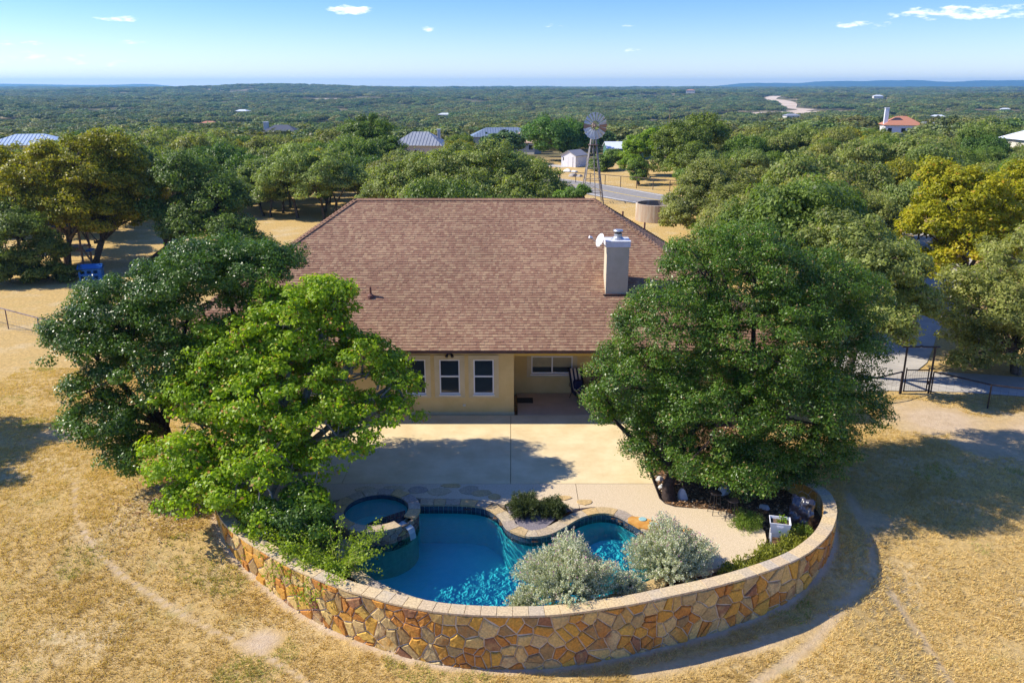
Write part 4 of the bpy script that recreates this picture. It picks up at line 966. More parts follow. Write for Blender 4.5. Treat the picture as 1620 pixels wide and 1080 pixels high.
for k_ in range(18):
    a_ = 2*math.pi*k_/18; b = MB()
    ca, sa = math.cos(a_), math.sin(a_)
    def rp(r_, t_, y_): return (r_*ca-t_*sa, y_, r_*sa+t_*ca)
    pr, tw = [], .35
    for r_, w_ in ((.55, .09), (1.05, .16), (1.52, .23)):
        pr.append([rp(r_, -w_, tw*w_+.02), rp(r_, 0, -.03), rp(r_, w_, -tw*w_+.02)])
    for u, v in zip(pr[:-1], pr[1:]):
        for q in range(2): b.poly([u[q], u[q+1], v[q+1], v[q]]); b.poly([(x, y+.012, z) for x, y, z in (v[q], v[q+1], u[q+1], u[q])])
    b.build('blade', RB if k_ in (0, 9, 17) else BL, wh)
b = MB()
for r_ in (.62, 1.35):
    b.tube([(r_*math.cos(2*math.pi*i/30), .02, r_*math.sin(2*math.pi*i/30)) for i in range(31)], .018, 4)
for k_ in range(6):
    a_ = math.pi*k_/3; b.tube([(0, 0, 0), (1.35*math.cos(a_), .02, 1.35*math.sin(a_))], .022, 4)
b.build('wheel_rim', RUST, wh); MB().tube([(0, -.12, 0), (0, .5, 0)], .12, 10).build('hub', RUST, wh)
b = MB(); b.tube([(.1, .3, HZ), (.9, .7, HZ+.05)], .03, 4); b.poly([(.6, .55, HZ-.12), (1.5, 1.0, HZ-.32), (1.55, 1.02, HZ+.3), (.6, .55, HZ+.16)]); b.build('tail_vane', BL, wm)

def gable(name, loc, w, d, h, rh, rz, label, cat, wm_, rm_, over=.2, door=None, win=None, trimm=None):
    g = empty(name, loc, label, cat, rz=rz)
    b = MB(); b.box(-w/2, w/2, -d/2, d/2, -1, h); 
    for y in (-d/2, d/2): b.poly([(-w/2, y, h), (w/2, y, h), (0, y, h+rh)][::(1 if y < 0 else -1)])
    b.build('wall', wm_, g)
    for s_ in (-1, 1):
        b = MB(); e = over; k_ = rh/(w/2)
        q = [(s_*(w/2+e), -d/2-e, h-k_*e), (s_*(w/2+e), d/2+e, h-k_*e), (0, d/2+e, h+rh), (0, -d/2-e, h+rh)]
        if s_ < 0: q = q[::-1]
        b.poly([(x, y, z+.09) for x, y, z in q]); b.poly(q[::-1])
        for i in range(4): j = (i+1) % 4; b.poly([q[i], q[j], (q[j][0], q[j][1], q[j][2]+.09), (q[i][0], q[i][1], q[i][2]+.09)])
        b.build('roof', rm_, g)
    return g
SHW = mat('white_lap_siding', (.74, .74, .77), (.80, .80, .82), 3, .6)
SHR = mat('grey_shed_shingles', (.24, .24, .26), (.33, .33, .35), 10, .9)
sh = gable('garden_shed', (10.55, 142.5, 0), 2.9, 3.4, 1.95, .75, R(-52), 'small white gabled shed with a grey roof beyond the road', 'shed', SHW, SHR)
sh.rotation_euler = (0, 0, R(-38))
for x in (-.45, .45): MB().box(x-.43, x+.43, -1.76, -1.705, .05, 1.75).build('door', SHW, sh)
b = MB(); b.box(-1.1, -.96+.25, -1.75, -1.705, 1.1, 1.6); b.build('window', STEEL, sh)
b = MB()
for z in np.arange(.2, 1.95, .2): b.box(-1.46, 1.46, -1.712, -1.70, z, z+.02); b.box(1.45, 1.462, -1.7, 1.7, z, z+.02)
tag(b.build('siding_joints', CAPW, sh), kind='stuff')
tb_ = MB().cbox(12.55, 13.35, 139.8, 140.6, -.05, 1.25, .08).build('storage_bin', SHW); tag(tb_, 'cream square storage bin standing to the right of the small white shed', 'bin')
for i, (x, y, s_) in enumerate([(8.9, 133.5, .8), (9.9, 133.0, .6), (9.3, 126.5, .8), (10.2, 126, .6)]):
    rock('rock_pile', (x, y, -.05), s_*1.2, s_, s_*.7, WST if i < 2 else mat('grey_rubble', (.30, .27, .24), (.45, .41, .37), 3, .9), ['white rubble heap left of centre in front of the shed', 'smaller white rubble heap right of the first', 'grey rubble heap in the dry field nearer the fence', 'small grey rubble heap at the right of its neighbour'][i], 'rock pile', 50+i)

# ------------------------------------------------------------------ playset, blue play box
ps = empty('playset', (-34.2, 63.1, 0), 'wooden playset with ladder and blue awning behind the tree trunks', 'playset', rz=R(8))
for x in (-1.0, 1.0):
    for y in (-.9, .9): MB().box(x-.06, x+.06, y-.06, y+.06, 0, 3.0).build('post', WOODG, ps)
for k_ in range(7): MB().box(-1.0, 1.0, -.9+k_*.258, -.9+k_*.258+.24, 1.25, 1.3).build('deck_board', WOODG, ps)
for y in (-.96, .96): MB().box(-1.1, 1.1, y-.03, y+.03, 1.05, 1.24).build('beam', WOODG, ps); MB().box(-1.1, 1.1, y-.03, y+.03, 2.75, 2.95).build('beam', WOODG, ps)
MB().box(-5.0, -1.1, -.06, .06, 2.7, 2.85).build('swing_beam', WOODG, ps)
for q in ([(-5, -.9, 0), (-4.9, 0, 2.75)], [(-5, .9, 0), (-4.9, 0, 2.75)]): MB().tube(q, .06, 4).build('swing_leg', WOODG, ps)
for x in (-.55, -.1): MB().box(x-.03, x+.03, -1.45, -1.38, 0, 1.9).build('ladder_rail', WOODG, ps)
for z in (.35, .7, 1.05): MB().box(-.55, -.1, -1.46, -1.4, z, z+.06).build('rung', WOODG, ps)
MB().tube([(1.05, -.9, 1.3), (1.7, -.9, .1)], .08, 4).build('ramp_brace', WOODG, ps); MB().box(1.1, 1.5, -.5, .5, .9, 1.0).build('slide', BLUEP, ps)
for s_ in (-1, 1):
    b = MB(); b.poly([(-1.15, s_*1.05, 2.98), (1.15, s_*1.05, 2.98), (1.15, 0, 3.6), (-1.15, 0, 3.6)]); b.poly([(-1.15, 0, 3.57), (1.15, 0, 3.57), (1.15, s_*1.05, 2.95), (-1.15, s_*1.05, 2.95)]); b.build('awning', BLUEP, ps)
bb = empty('blue_play_box', (-30.3, 57.2, 0), 'blue plastic play box with square and round holes at the lawn edge', 'play box', rz=R(14))
bb.location = (-29.9, 57.2, 0); bb.scale = (.68, .68, .8)
b = MB(); holes = []
for k_ in range(3): holes += [(-.9+k_*.62, -.5+k_*.62, .62, .88), (-.9+k_*.62, -.5+k_*.62, .12, .42)]
wall_face(b, -1.1, 1.1, 0, 1.05, -.6, holes, .06); b.poly([(-1.1, .6, 0), (-1.1, -.6, 0), (-1.1, -.6, 1.05), (-1.1, .6, 1.05)]); b.poly([(1.1, -.6, 0), (1.1, .6, 0), (1.1, .6, 1.05), (1.1, -.6, 1.05)]); b.poly([(1.1, .6, 0), (-1.1, .6, 0), (-1.1, .6, 1.05), (1.1, .6, 1.05)])
b.build('side_panels', BLUEP, bb)
b = MB(); b.poly([(-1.2, -.75, 1.08), (1.2, -.75, 1.08), (1.2, .1, 1.4), (-1.2, .1, 1.4)]); b.poly([(-1.2, .1, 1.4), (1.2, .1, 1.4), (1.2, .8, 1.08), (-1.2, .8, 1.08)]); b.poly([(-1.2, -.75, 1.05), (-1.2, .8, 1.05), (1.2, .8, 1.05), (1.2, -.75, 1.05)]); b.build('lid', BLUEP, bb)

# ------------------------------------------------------------------ houses among the trees
def hip(name, loc, w, d, h, rh, rz, label, cat, wmat, rmat, win=3, ridge=None, chim=None, metalribs=False):
    g = empty(name, loc, label, cat, rz=rz); MB().box(-w/2+.5, w/2-.5, -d/2+.5, d/2-.5, -3, h).build('wall', wmat, g)
    r_ = (w-d)/2+.2 if ridge is None else ridge; b = MB(); a_, c_, d_, e_ = (-w/2, -d/2, h), (w/2, -d/2, h), (w/2, d/2, h), (-w/2, d/2, h); p, q = (-r_, 0, h+rh), (r_, 0, h+rh)
    for f_ in ([a_, c_, q, p], [c_, d_, q], [d_, e_, p, q], [e_, a_, p], [a_, e_, d_, c_]): b.poly(f_)
    rr = b.build('roof', rmat, g)
    if metalribs:
        b = MB(); k_ = rh/(d/2)
        for x in np.arange(-w/2+.4, w/2, .6):
            top = min(1, (w/2-abs(x))/(w/2-r_+1e-6)) if abs(x) > r_ else 1
            b.tube([(x, -d/2, h+.03), (x, -d/2+top*d/2, h+rh*top+.03)], .035, 3)
        tag(b.build('standing_seams', rmat, rr), kind='stuff')
    for k_ in range(win):
        x = -w/2+(k_+.5)*w/win; f_ = MB().box(x-.6, x+.6, -d/2+.44, -d/2+.497, 1.0, 2.2).build('window', WHITE, g); MB().box(x-.5, x+.5, -d/2+.42, -d/2+.438, 1.1, 2.1).build('pane', GLASS, f_)
    if chim:
        cx_, cy_, cw, chh = chim; c5 = MB().cbox(cx_-cw, cx_+cw, cy_-cw, cy_+cw, h-1, h+chh, .03).build('chimney', WHITE if chh > 3 else wmat, g)
        MB().cbox(cx_-cw-.08, cx_+cw+.08, cy_-cw-.08, cy_+cw+.08, h+chh, h+chh+.15, .03).build('chimney_cap', CAPW, c5)
    return g
GREYM = mat('grey_metal_roofing', (.27, .29, .32), (.34, .36, .39), 2, .5); BLUEM = mat('blue_grey_metal_roofing', (.17, .22, .29), (.22, .27, .34), 2, .45)
WHM = mat('white_metal_roofing', (.62, .67, .72), (.70, .74, .78), 1, .5); TILEB = mat('tan_tile_roofing', (.45, .30, .22), (.55, .38, .28), 8, .85); TILER = mat('red_tile_roofing', (.42, .17, .10), (.50, .23, .14), 8, .85)
PALEW = mat('pale_house_wall', (.60, .56, .48), rough=.9); GREEN = mat('green_barn_siding', (.07, .16, .13), rough=.7)
hip('distant_house', (-16.3, 151, .2), 9.5, 7, 2.9, 2.2, R(-8), 'house with a plain grey metal roof behind the oaks, left of the windmill', 'house', PALEW, GREYM, chim=(3.2, .6, .25, 2.5), metalribs=True)
hip('distant_house', (-2.2, 196, -.3), 15, 8, 2.3, 1.9, R(4), 'long house with a blue-grey metal roof beyond the oaks', 'house', PALEW, BLUEM, metalribs=True)
hip('distant_house', (2.6, 186, -1.3), 7.5, 6, 2.6, 2.1, R(-20), 'house with a tan tiled roof and white chimney beside the blue-grey roof', 'house', PALEW, TILEB, chim=(1.9, .5, .45, 2.9))
bn = gable('barn', (23.2, 162, -.1), 7.5, 10.5, 1.9, 1.0, R(90), 'low green barn with a long white metal roof behind the windmill', 'barn', GREEN, WHM)
hip('distant_house', (-82, 144, 1.0), 13, 9, 2.7, 1.6, R(12), 'house with a pale blue metal roof at the left edge above the yellow elms', 'house', PALEW, mat('pale_blue_metal_roofing', (.42, .52, .64), (.50, .60, .70), 2, .45), metalribs=True)
hip('distant_house', (-63, 232, -1.9), 10, 7, 3.0, 1.8, R(0), 'small dark-roofed house with a white chimney far off on the left', 'house', PALEW, mat('dark_blue_shingle', (.09, .10, .13), rough=.8), chim=(-4.2, 0, .6, 2.4))
rh_ = hip('distant_house', (103.5, 226, .3), 10, 8, 2.9, 2.2, R(-12), 'white-walled house with a red tiled roof and tall white chimney on the right skyline', 'house', WHITE, TILER, chim=(-4.2, -1.5, .5, 4.2))
hip('distant_house', (112, 229, 0.2), 9, 7, 2.0, 1.6, R(-12), 'low grey-roofed wing with red edging right of the red roofed house', 'house', WHITE, GREYM)
hip('distant_house', (75.5, 122, 3.6), 7, 7, 2.2, 1.6, R(0), 'house corner with a pale metal roof at the right edge of the view', 'house', PALEW, WHM, metalribs=True)
def far_roofs():
    r_ = random.Random(4)
    L_ = [(-185, 520, 10, TILER, 'faint red roofed house far left beyond the elms'), (-262, 830, 14, WHM, 'pale roofed house far off on the left plain'), (-60, 760, 12, WHM, 'white roofed house in the far woods left of centre'),
          (395, 1900, 20, TILER, 'red roofed building where the gravel road tops the far hill'), (520, 900, 10, WHM, 'white roofed house far right below the gravel road'), (640, 1500, 17, WHM, 'long pale roofed building on the far right plain'),
          (830, 1700, 16, WHM, 'pale roofed building near the right edge of the far plain'), (930, 1900, 17, WHM, 'white roofed building in the far right clearings'), (210, 640, 12, GREYM, 'grey roofed house low in the valley right of the windmill'), (350, 700, 12, WHM, 'small white roofed house in the valley beneath the gravel road')]
    for x, y, w, m_, lb in L_:
        z = float(lawn_z(np.array(float(x)), np.array(float(y)))); k_ = w/14
        hip('distant_house', (x, y, z+3.2*k_), w, w*.6, 3*k_, 1.5*k_, r_.uniform(-.4, .4), lb, 'house', PALEW, m_, win=3)
far_roofs()
up = empty('utility_pole', (38, 205, -3), 'wooden utility pole standing above the trees right of the windmill', 'utility pole')
MB().tube([(0, 0, 0), (0, 0, 11)], [.16, .11], 6).build('pole', WOODG, up); MB().box(-1, 1, -.06, .06, 10.2, 10.35).build('crossarm', WOODG, up)
LOBES = {
    'bright': [(-7.5, 27.5, 5.0, 1.81), (-9.3, 27.1, 4.2, 2.02), (-5.5, 26.8, 3.8, 1.79), (-4.1, 26.5, 3.4, 1.0), (-7.6, 25.9, 2.7, 2.46), (-10.1, 25.8, 2.6, 2.09), (-10.6, 23.9, 1.6, 1.33), (-5.9, 25.1, 2.1, 1.78), (-4.7, 25.8, 2.6, 1.33), (-7.4, 23.6, 1.6, 1.6), (-8.8, 22.7, 1.1, 1.01), (-8.2, 27.8, 5.6, 1.25), (-6.9, 27.6, 5.0, 1.3), (-6.4, 22.5, 0.9, 0.77), (-9.9, 22.6, 1.1, 0.81), (-6.4, 28.0, 6.1, 0.89), (-7.6, 22.1, 0.7, 0.73), (-3.6, 25.8, 2.6, 0.64)],
    'leftoak': [(-9.4, 29.3, 6.7, 1.46), (-11.3, 28.3, 6.0, 2.18), (-13.5, 27.8, 5.2, 2.06), (-14.8, 27.1, 4.6, 1.49), (-12.5, 27.3, 3.6, 2.49), (-13.7, 25.6, 2.2, 1.45), (-12.8, 25.0, 1.4, 1.02), (-8.6, 29.8, 7.0, 0.86), (-10.9, 29.3, 7.1, 1.23), (-14.2, 26.0, 3.2, 1.04)],
    'rightoak': [(6.6, 28.2, 7.0, 1.55), (8.6, 28.6, 6.7, 2.14), (11.1, 29.2, 6.0, 1.96), (5.7, 27.3, 5.2, 2.08), (8.6, 27.2, 4.7, 2.74), (11.4, 28.2, 4.2, 1.94), (4.3, 26.6, 3.5, 1.74), (6.7, 26, 2.6, 2.47), (9.5, 26.2, 2.5, 2.49), (11.7, 27.2, 2.4, 1.62), (3.2, 26.6, 2.4, 0.75), (5.3, 25.3, 0.9, 0.9), (8.0, 25, 1.2, 1.48), (10.4, 26, 1.1, 1.53), (7.2, 28.6, 7.9, 0.84), (13.1, 30, 5.3, 1.43)],
    'rightedge': [(22.9, 38, 3.3, 2.57), (23.6, 37, 1.7, 2.38), (22.1, 38, 2.0, 1.68), (26.1, 40, 4.4, 2.67), (26.5, 38, 2.0, 2.74), (22.0, 37, 1.1, 1.35)],
    'greyoak': [(16.2, 36, 5.2, 2.12), (17.7, 36, 3.9, 1.43), (15.7, 38, 6.0, 2.07), (16.1, 34, 3.2, 1.23)],
    'yellow': [(27.2, 50, 6.1, 2.88), (25.0, 49, 4.7, 1.9), (27.5, 48.5, 4.0, 2.45), (30.6, 51, 5.5, 2.16), (26.4, 51, 7.5, 1.55), (32.7, 53, 6.8, 2.02), (24.8, 48, 3.0, 1.32), (32.1, 50, 4.5, 1.94)],
    'elmA': [(-35.9, 63, 6.1, 3.35), (-32.8, 62, 7.6, 2.57), (-37.0, 61, 4.5, 2.81), (-34.3, 61, 3.5, 2.82), (-31.2, 62, 5.8, 2.83), (-31.9, 61, 4.0, 2.34), (-39.3, 64, 6.5, 2.91)],
    'elmB': [(-30.9, 64, 7.9, 2.17), (-29.7, 64, 5.5, 2.68), (-30.6, 62, 3.4, 2.63), (-28.6, 63, 3.7, 1.94), (-31.8, 62, 1.9, 1.44)],
    'leaning': [(-25.3, 64, 6.0, 2.92), (-22.7, 63, 4.2, 2.9), (-24.1, 61, 2.6, 2.13), (-20.5, 60, 2.3, 2.1), (-27.1, 63, 3.7, 1.7), (-18.8, 59, 1.8, 1.29), (-21.8, 58, 1.3, 1.59)],
    'darkleft': [(-34.4, 57, 3.3, 1.99), (-32.9, 57, 2.0, 1.56), (-35.4, 56, 1.7, 1.97), (-35.8, 58, 4.0, 1.79)],
    'hedge': [(-34.8, 56, 0.6, 1.54), (-32.4, 56, 0.5, 1.23), (-31.4, 57, 0.4, 0.99), (-36.5, 56, 0.8, 1.76)],
    'behindA': [(-8.8, 68, 6.1, 2.84), (-5.7, 68, 6.6, 3.34), (-2.1, 68, 6.8, 3.6), (1.5, 67, 5.9, 3.05), (3.5, 66, 5.3, 1.76), (-10.7, 67, 5.2, 1.79), (-3.4, 64, 5.5, 2.93), (-7.2, 63, 5.2, 2.41), (0.5, 63, 5.2, 2.65)],
    'behindB': [(-22.1, 86, 4.8, 2.93), (-18.7, 85, 4.6, 2.9), (-19.8, 84, 3.1, 2.56), (-24.2, 86, 3.5, 2.29), (-16.6, 84, 3.8, 1.92)],
    'behindC': [(-27.9, 92, 3.5, 2.09), (-28.2, 88, 2.0, 1.88), (-25.0, 86, 1.9, 1.64)],
    'darkback': [(-20.6, 120, 6.3, 3.59), (-22.2, 118, 4.3, 3.1), (-17.4, 116, 4.5, 2.62)],
    'shedoak': [(7.0, 155, 3.2, 5.23), (10.6, 158, 4.2, 3.54), (12.3, 156, 2.0, 3.51)],
    'brightfar': [(19.4, 128, 3.7, 2.69), (21.4, 130, 5.1, 2.14), (17.5, 122, 2.0, 1.66)],
    'juniper': [(17.4, 116, 2.1, 1.58), (17.6, 115, 1.1, 1.22)],
    'roadoak': [(23.9, 118, 5.2, 3.98), (27.4, 122, 6.2, 3.65), (21.9, 116, 2.6, 2.63), (24.5, 112, 2.9, 3.38), (14.2, 135, 1.5, 2.24), (16.5, 137, 2.4, 2.27)],
    'tankoak': [(16.5, 74, 2.6, 2.84), (18.5, 76, 4.1, 3.18), (14.7, 72, 1.8, 1.55), (18.8, 70, 2.7, 2.69)],
    'ridgebush': [(4.8, 60, 5.6, 0.82), (3.9, 60, 5.5, 0.64)],
}
FILL = [(14.1,44.1,4.4,9.3), (19.4,46.8,2.7,5.6), (13.3,50.1,3.1,7), (4.1,50.1,2.6,6.2), (19.3,51.6,3.9,8.6), (-3.9,52.4,3.9,8.7), (1.6,53.5,2.8,5.5), (15.5,54.5,2.6,6.3), (34.8,56.3,2.6,6.1), (20.5,57.3,4,8.2), (-5.1,58.3,2.7,6.4), (-0.9,59.1,2.8,6.3), (25.9,59.4,2.8,6.7), (34.7,62.7,2.8,5.9),
        (22.2,63,2.9,6.7), (28,65.5,2.8,6), (19.8,66.3,2.7,5.5), (38.8,66.7,2.8,6.2), (-37.2,68.2,2.8,6.6), (32,68.2,2.9,6.6), (-41.5,68.4,2.9,5.9), (43.9,68.8,4,9.2), (24.6,71.4,4,8.9), (-1.8,71.9,2.6,5.8), (-6.8,72.2,3.6,8.3), (40.3,73.1,3.4,7.4), (30.3,73.2,3.7,8), (-37.1,73.8,3,6.7),
        (-48.3,75.4,2.7,5.6), (-42,75.8,3.2,7.2), (-0.9,76.3,3.5,7.1), (-7.9,77,3.3,7.3), (25.6,77.2,3,6.1), (37,78.1,3.8,7.6), (-37.8,78.2,2.7,6.3), (-46.3,78.9,2.8,6.1), (-51.1,79,3.3,6.8), (-11.6,79.4,2.7,6), (19.8,80.1,3.4,7), (32.5,81.3,2.8,5.9), (26.5,81.3,2.6,5.9), (-8.2,82.3,2.9,5.8),
        (0.5,82.4,2.6,6.2), (-41.2,82.8,4.4,9.8), (-46.5,82.9,2.7,5.5), (-3.6,83.3,3.1,6.5), (-11.7,84.5,2.9,6.1), (24.8,84.9,2.8,6.2), (30,85.5,3.1,7.2), (19.3,85.5,2.7,6.2), (51,85.7,3,5.9), (-53.5,86.1,3.8,7.4), (55.8,87,3.8,8), (-0.8,87.2,2.7,6), (-48.2,87.3,3.5,7.2), (-33.8,88.2,3.8,7.8),
        (-16.1,88.5,2.7,5.9), (-8.3,88.6,2.9,6.8), (-57.5,89,2.7,5.6), (-39.5,89,3.9,8.4), (-24.8,89.2,2.7,6.2), (22.9,89.5,2.8,6.6), (-20.3,89.6,2.8,5.9), (-4.1,89.9,3.1,6.5), (-51.7,90.7,2.7,5.9), (-0,91,2.7,5.4), (52.8,91.1,2.9,5.9), (46.9,91.3,4,7.8), (58.9,91.6,2.9,6.2), (-13.3,91.8,3.1,6.8),
        (-8,92.8,2.7,6), (-46.4,92.9,3.7,7.2), (-34.3,93,2.7,6.4), (42.1,93.2,2.8,5.5), (-57.9,93.4,3.1,6.5), (-25.1,93.5,2.7,6.4), (20.5,94,2.7,5.4), (-39.7,94.8,3.8,7.5), (-53.7,95.2,3.2,6.8), (61.1,95.3,2.8,5.5), (-30.6,95.3,2.9,6.8), (-21.3,95.6,2.9,6.1), (-15.8,95.8,2.8,6.4), (1.5,95.8,2.7,6.4),
        (-11.3,95.8,2.8,6.6), (-4.5,96.1,3.2,6.4), (54.5,96.2,2.6,5.4), (-47,97.8,2.9,6.3), (40.3,97.8,4,8.3), (47.4,97.9,4.4,8.7), (-58.5,98.3,2.9,6.2), (-34.5,98.6,3.5,7.7), (-51.6,99.7,2.6,5.4), (-28.6,99.9,3.6,7.8), (-9.9,100.1,3,5.9), (-40.6,100.2,2.7,6.3), (-23.3,100.4,3.2,6.9), (-62,100.7,2.7,6.1),
        (34.2,100.9,2.6,5.7), (61.1,101.2,2.8,6.1), (-14.2,101.3,3.1,6.3), (55.7,101.7,2.9,6.5), (0.7,101.7,2.7,6.1), (65.5,101.9,3,6.6), (-5,102,2.9,6.4), (-18.5,102.4,2.8,5.8), (-65.8,102.4,2.9,6.9), (-45.4,102.7,4,8.8), (38.5,103,3.3,7.5), (-59.5,103.8,2.8,5.8), (46.4,104.1,3.8,8.5), (-53.2,104.6,3.3,7.7),
        (59.3,104.8,2.7,6.3), (-39.7,104.9,3.7,8.2), (-33.4,104.9,3.3,6.5), (51.8,105.1,3.1,6.7), (30.3,105.2,3,6.4), (-25.9,105.3,2.8,5.9), (-69.2,105.6,3.6,8.1), (-9.1,105.7,2.9,5.8), (-0.1,106.5,2.8,6), (-13.9,106.6,2.7,5.8), (-19.9,106.8,3.6,7.8), (-62.7,107.4,2.9,6.2), (26.1,107.4,2.7,5.7), (38.2,107.5,2.6,6),
        (-57.4,108.2,3.4,7.8), (61.6,108.4,2.9,6.5), (33.9,108.4,2.6,5.9), (-45.4,108.5,3.5,7.1), (66.1,108.5,3,6.1), (-5.4,108.6,2.8,5.6), (70.6,108.7,2.7,6.2), (-50.8,109.1,3.2,6.3), (55.4,109.3,3.5,8), (-31.8,109.7,3.4,7.6), (-25.7,109.7,2.6,5.7), (42.2,110.3,3.6,7.2), (0.9,110.6,2.7,5.6), (-38.7,110.7,3.5,7.2),
        (-12.1,110.9,2.6,5.6), (29.8,111.1,2.7,5.5), (49.7,111.2,3.9,8), (37.5,111.3,2.7,5.5), (-66.6,111.3,2.6,5.7), (-17,111.4,2.6,5.5), (-62.8,111.6,2.7,5.4), (-3.2,112.1,2.6,5.6), (-71.6,112.8,2.8,5.7), (-22,113.4,3.8,7.8), (-27.6,113.7,3,5.8), (58.3,113.7,3.1,6.3), (-47.7,114.1,4.4,9), (-56.8,114.5,3,6.6),
        (40.4,115,2.8,5.8), (26.9,115,2.7,6), (-42,115.1,3.6,8), (64.7,115.2,3.7,7.6), (-8.8,115.2,2.7,5.4), (69.3,115.2,2.7,6), (-35,115.4,2.7,6.2), (74.1,115.5,2.8,6.2), (-61.2,115.5,2.6,5.6), (-2.9,116,2.6,5.5), (32.1,116.4,3.9,7.8), (50.9,116.4,3.4,7.7), (-30.7,116.7,2.7,5.6), (-73,117.6,2.7,5.4),
        (45.7,117.7,3.8,8.7), (37.2,118.2,3.4,7.6), (-6,118.4,2.7,5.5), (-45,118.5,2.7,6.1), (58,119,2.8,6.3), (71.9,119.3,2.8,6.1), (-56.9,119.5,2.8,5.9), (-52.1,119.6,3.4,7), (-63.4,119.6,3,6.7), (-40.6,119.6,2.9,6.8), (-35.4,119.8,2.7,5.7), (-27.9,119.9,2.8,5.5), (62.4,120.2,2.6,6.3), (67.5,120.9,3.7,8.2),
        (53.3,122.4,3.6,7.7), (44,122.4,2.8,5.8), (34.2,122.5,3.7,7.7), (39.5,122.6,2.7,6), (-23.7,122.8,3,6.8), (75.9,123,2.8,5.9), (-79.7,123.1,3.4,7.7), (-43.6,123.6,4,8.1), (-37.4,123.7,2.7,5.7), (-64.7,124.6,2.7,6.5), (-59.1,124.8,3.9,8.7), (-50.7,125.2,4.2,8.1), (61.4,125.4,3.3,7.1), (-29.3,125.4,3.2,6.3),
        (-7.8,125.6,2.6,5.6), (48.2,126.1,3.8,7.9), (78.9,126.2,2.8,5.6), (65.9,126.7,2.7,6.3), (-22.8,127,2.8,6.2), (25.6,127,2.7,5.7), (54.9,127.1,2.9,5.9), (-34.4,127.2,3.2,6.9), (30.5,128,2.6,5.9), (-66.8,128.2,3.2,6.3), (39.8,128.5,3.3,7.6), (-45.3,128.5,2.7,6.1), (34.7,129.1,2.7,5.8), (-84.3,129.9,4.3,9.4),
        (-26.8,130,4,8.1), (-60.3,130.1,2.6,6), (-39.4,130.4,2.8,5.7), (-55,130.5,3.4,6.6), (59.9,130.6,2.8,6.3), (-31.7,131.2,2.7,6.2), (-21.3,131.2,3.3,7.6), (27.1,131.3,2.6,5.8), (64.7,131.4,3.5,6.7), (46.1,132,4.2,8.1), (-43.1,132.2,2.8,5.9), (-48.5,132.3,2.7,5.6), (55.2,132.5,3,6.8), (-68.3,132.5,2.8,5.7),
        (31.7,132.9,3.4,7.1), (80.8,133.1,2.9,6.5), (-35.6,133.1,2.8,6.2), (-62.9,133.8,3.1,6.9), (74.9,133.9,4.4,9.5), (-8.5,134,2.6,5.7), (50.9,134.5,3.2,7.3), (39.7,134.7,3.9,8), (-53.3,135.2,3,6.6), (-24.5,135.5,3.8,7.5), (67.1,135.6,3.1,6.8), (58.4,135.7,2.7,5.9), (-71.1,135.8,3,6.8), (62.7,135.9,2.9,6.6),
        (28.4,136.2,2.8,5.6), (-43.8,136.2,2.8,6.3), (-65.9,136.7,2.6,6.1), (-31.8,136.9,3,6.5), (-36.9,137,2.9,6.5), (81.2,137.2,2.7,6), (86.5,137.5,3.3,7.3), (44,137.5,2.8,6.2), (-57.8,137.8,3.5,7.8), (-8.8,137.9,2.7,5.4), (69.4,139.1,2.6,5.6), (33.1,139.4,4,8.9), (48.6,139.7,4,7.9), (60.4,139.7,3.3,7.3),
        (-48.5,139.7,2.9,6.1), (38.5,139.7,2.9,6.7), (55.3,139.8,3.7,7.4), (-41.9,140.3,2.7,5.9), (76.5,140.4,3.3,7.2), (65,140.5,2.9,6.4), (-34.3,140.5,2.8,6.1), (-63.9,140.6,3.2,6.8), (-53,140.6,3,6.5), (-70.9,141.3,2.9,5.9), (89,141.7,2.8,6.5), (-30.3,142,3,6.1), (-8.7,142,2.9,6.1), (42.3,142.5,3.2,6.2),
        (-25.7,143,3.3,7.4), (29,143.2,3.3,7), (72.7,143.3,2.8,6.2), (83,143.8,2.8,5.8), (-41.8,144.3,2.7,5.9), (46.7,144.4,2.8,6.5), ]
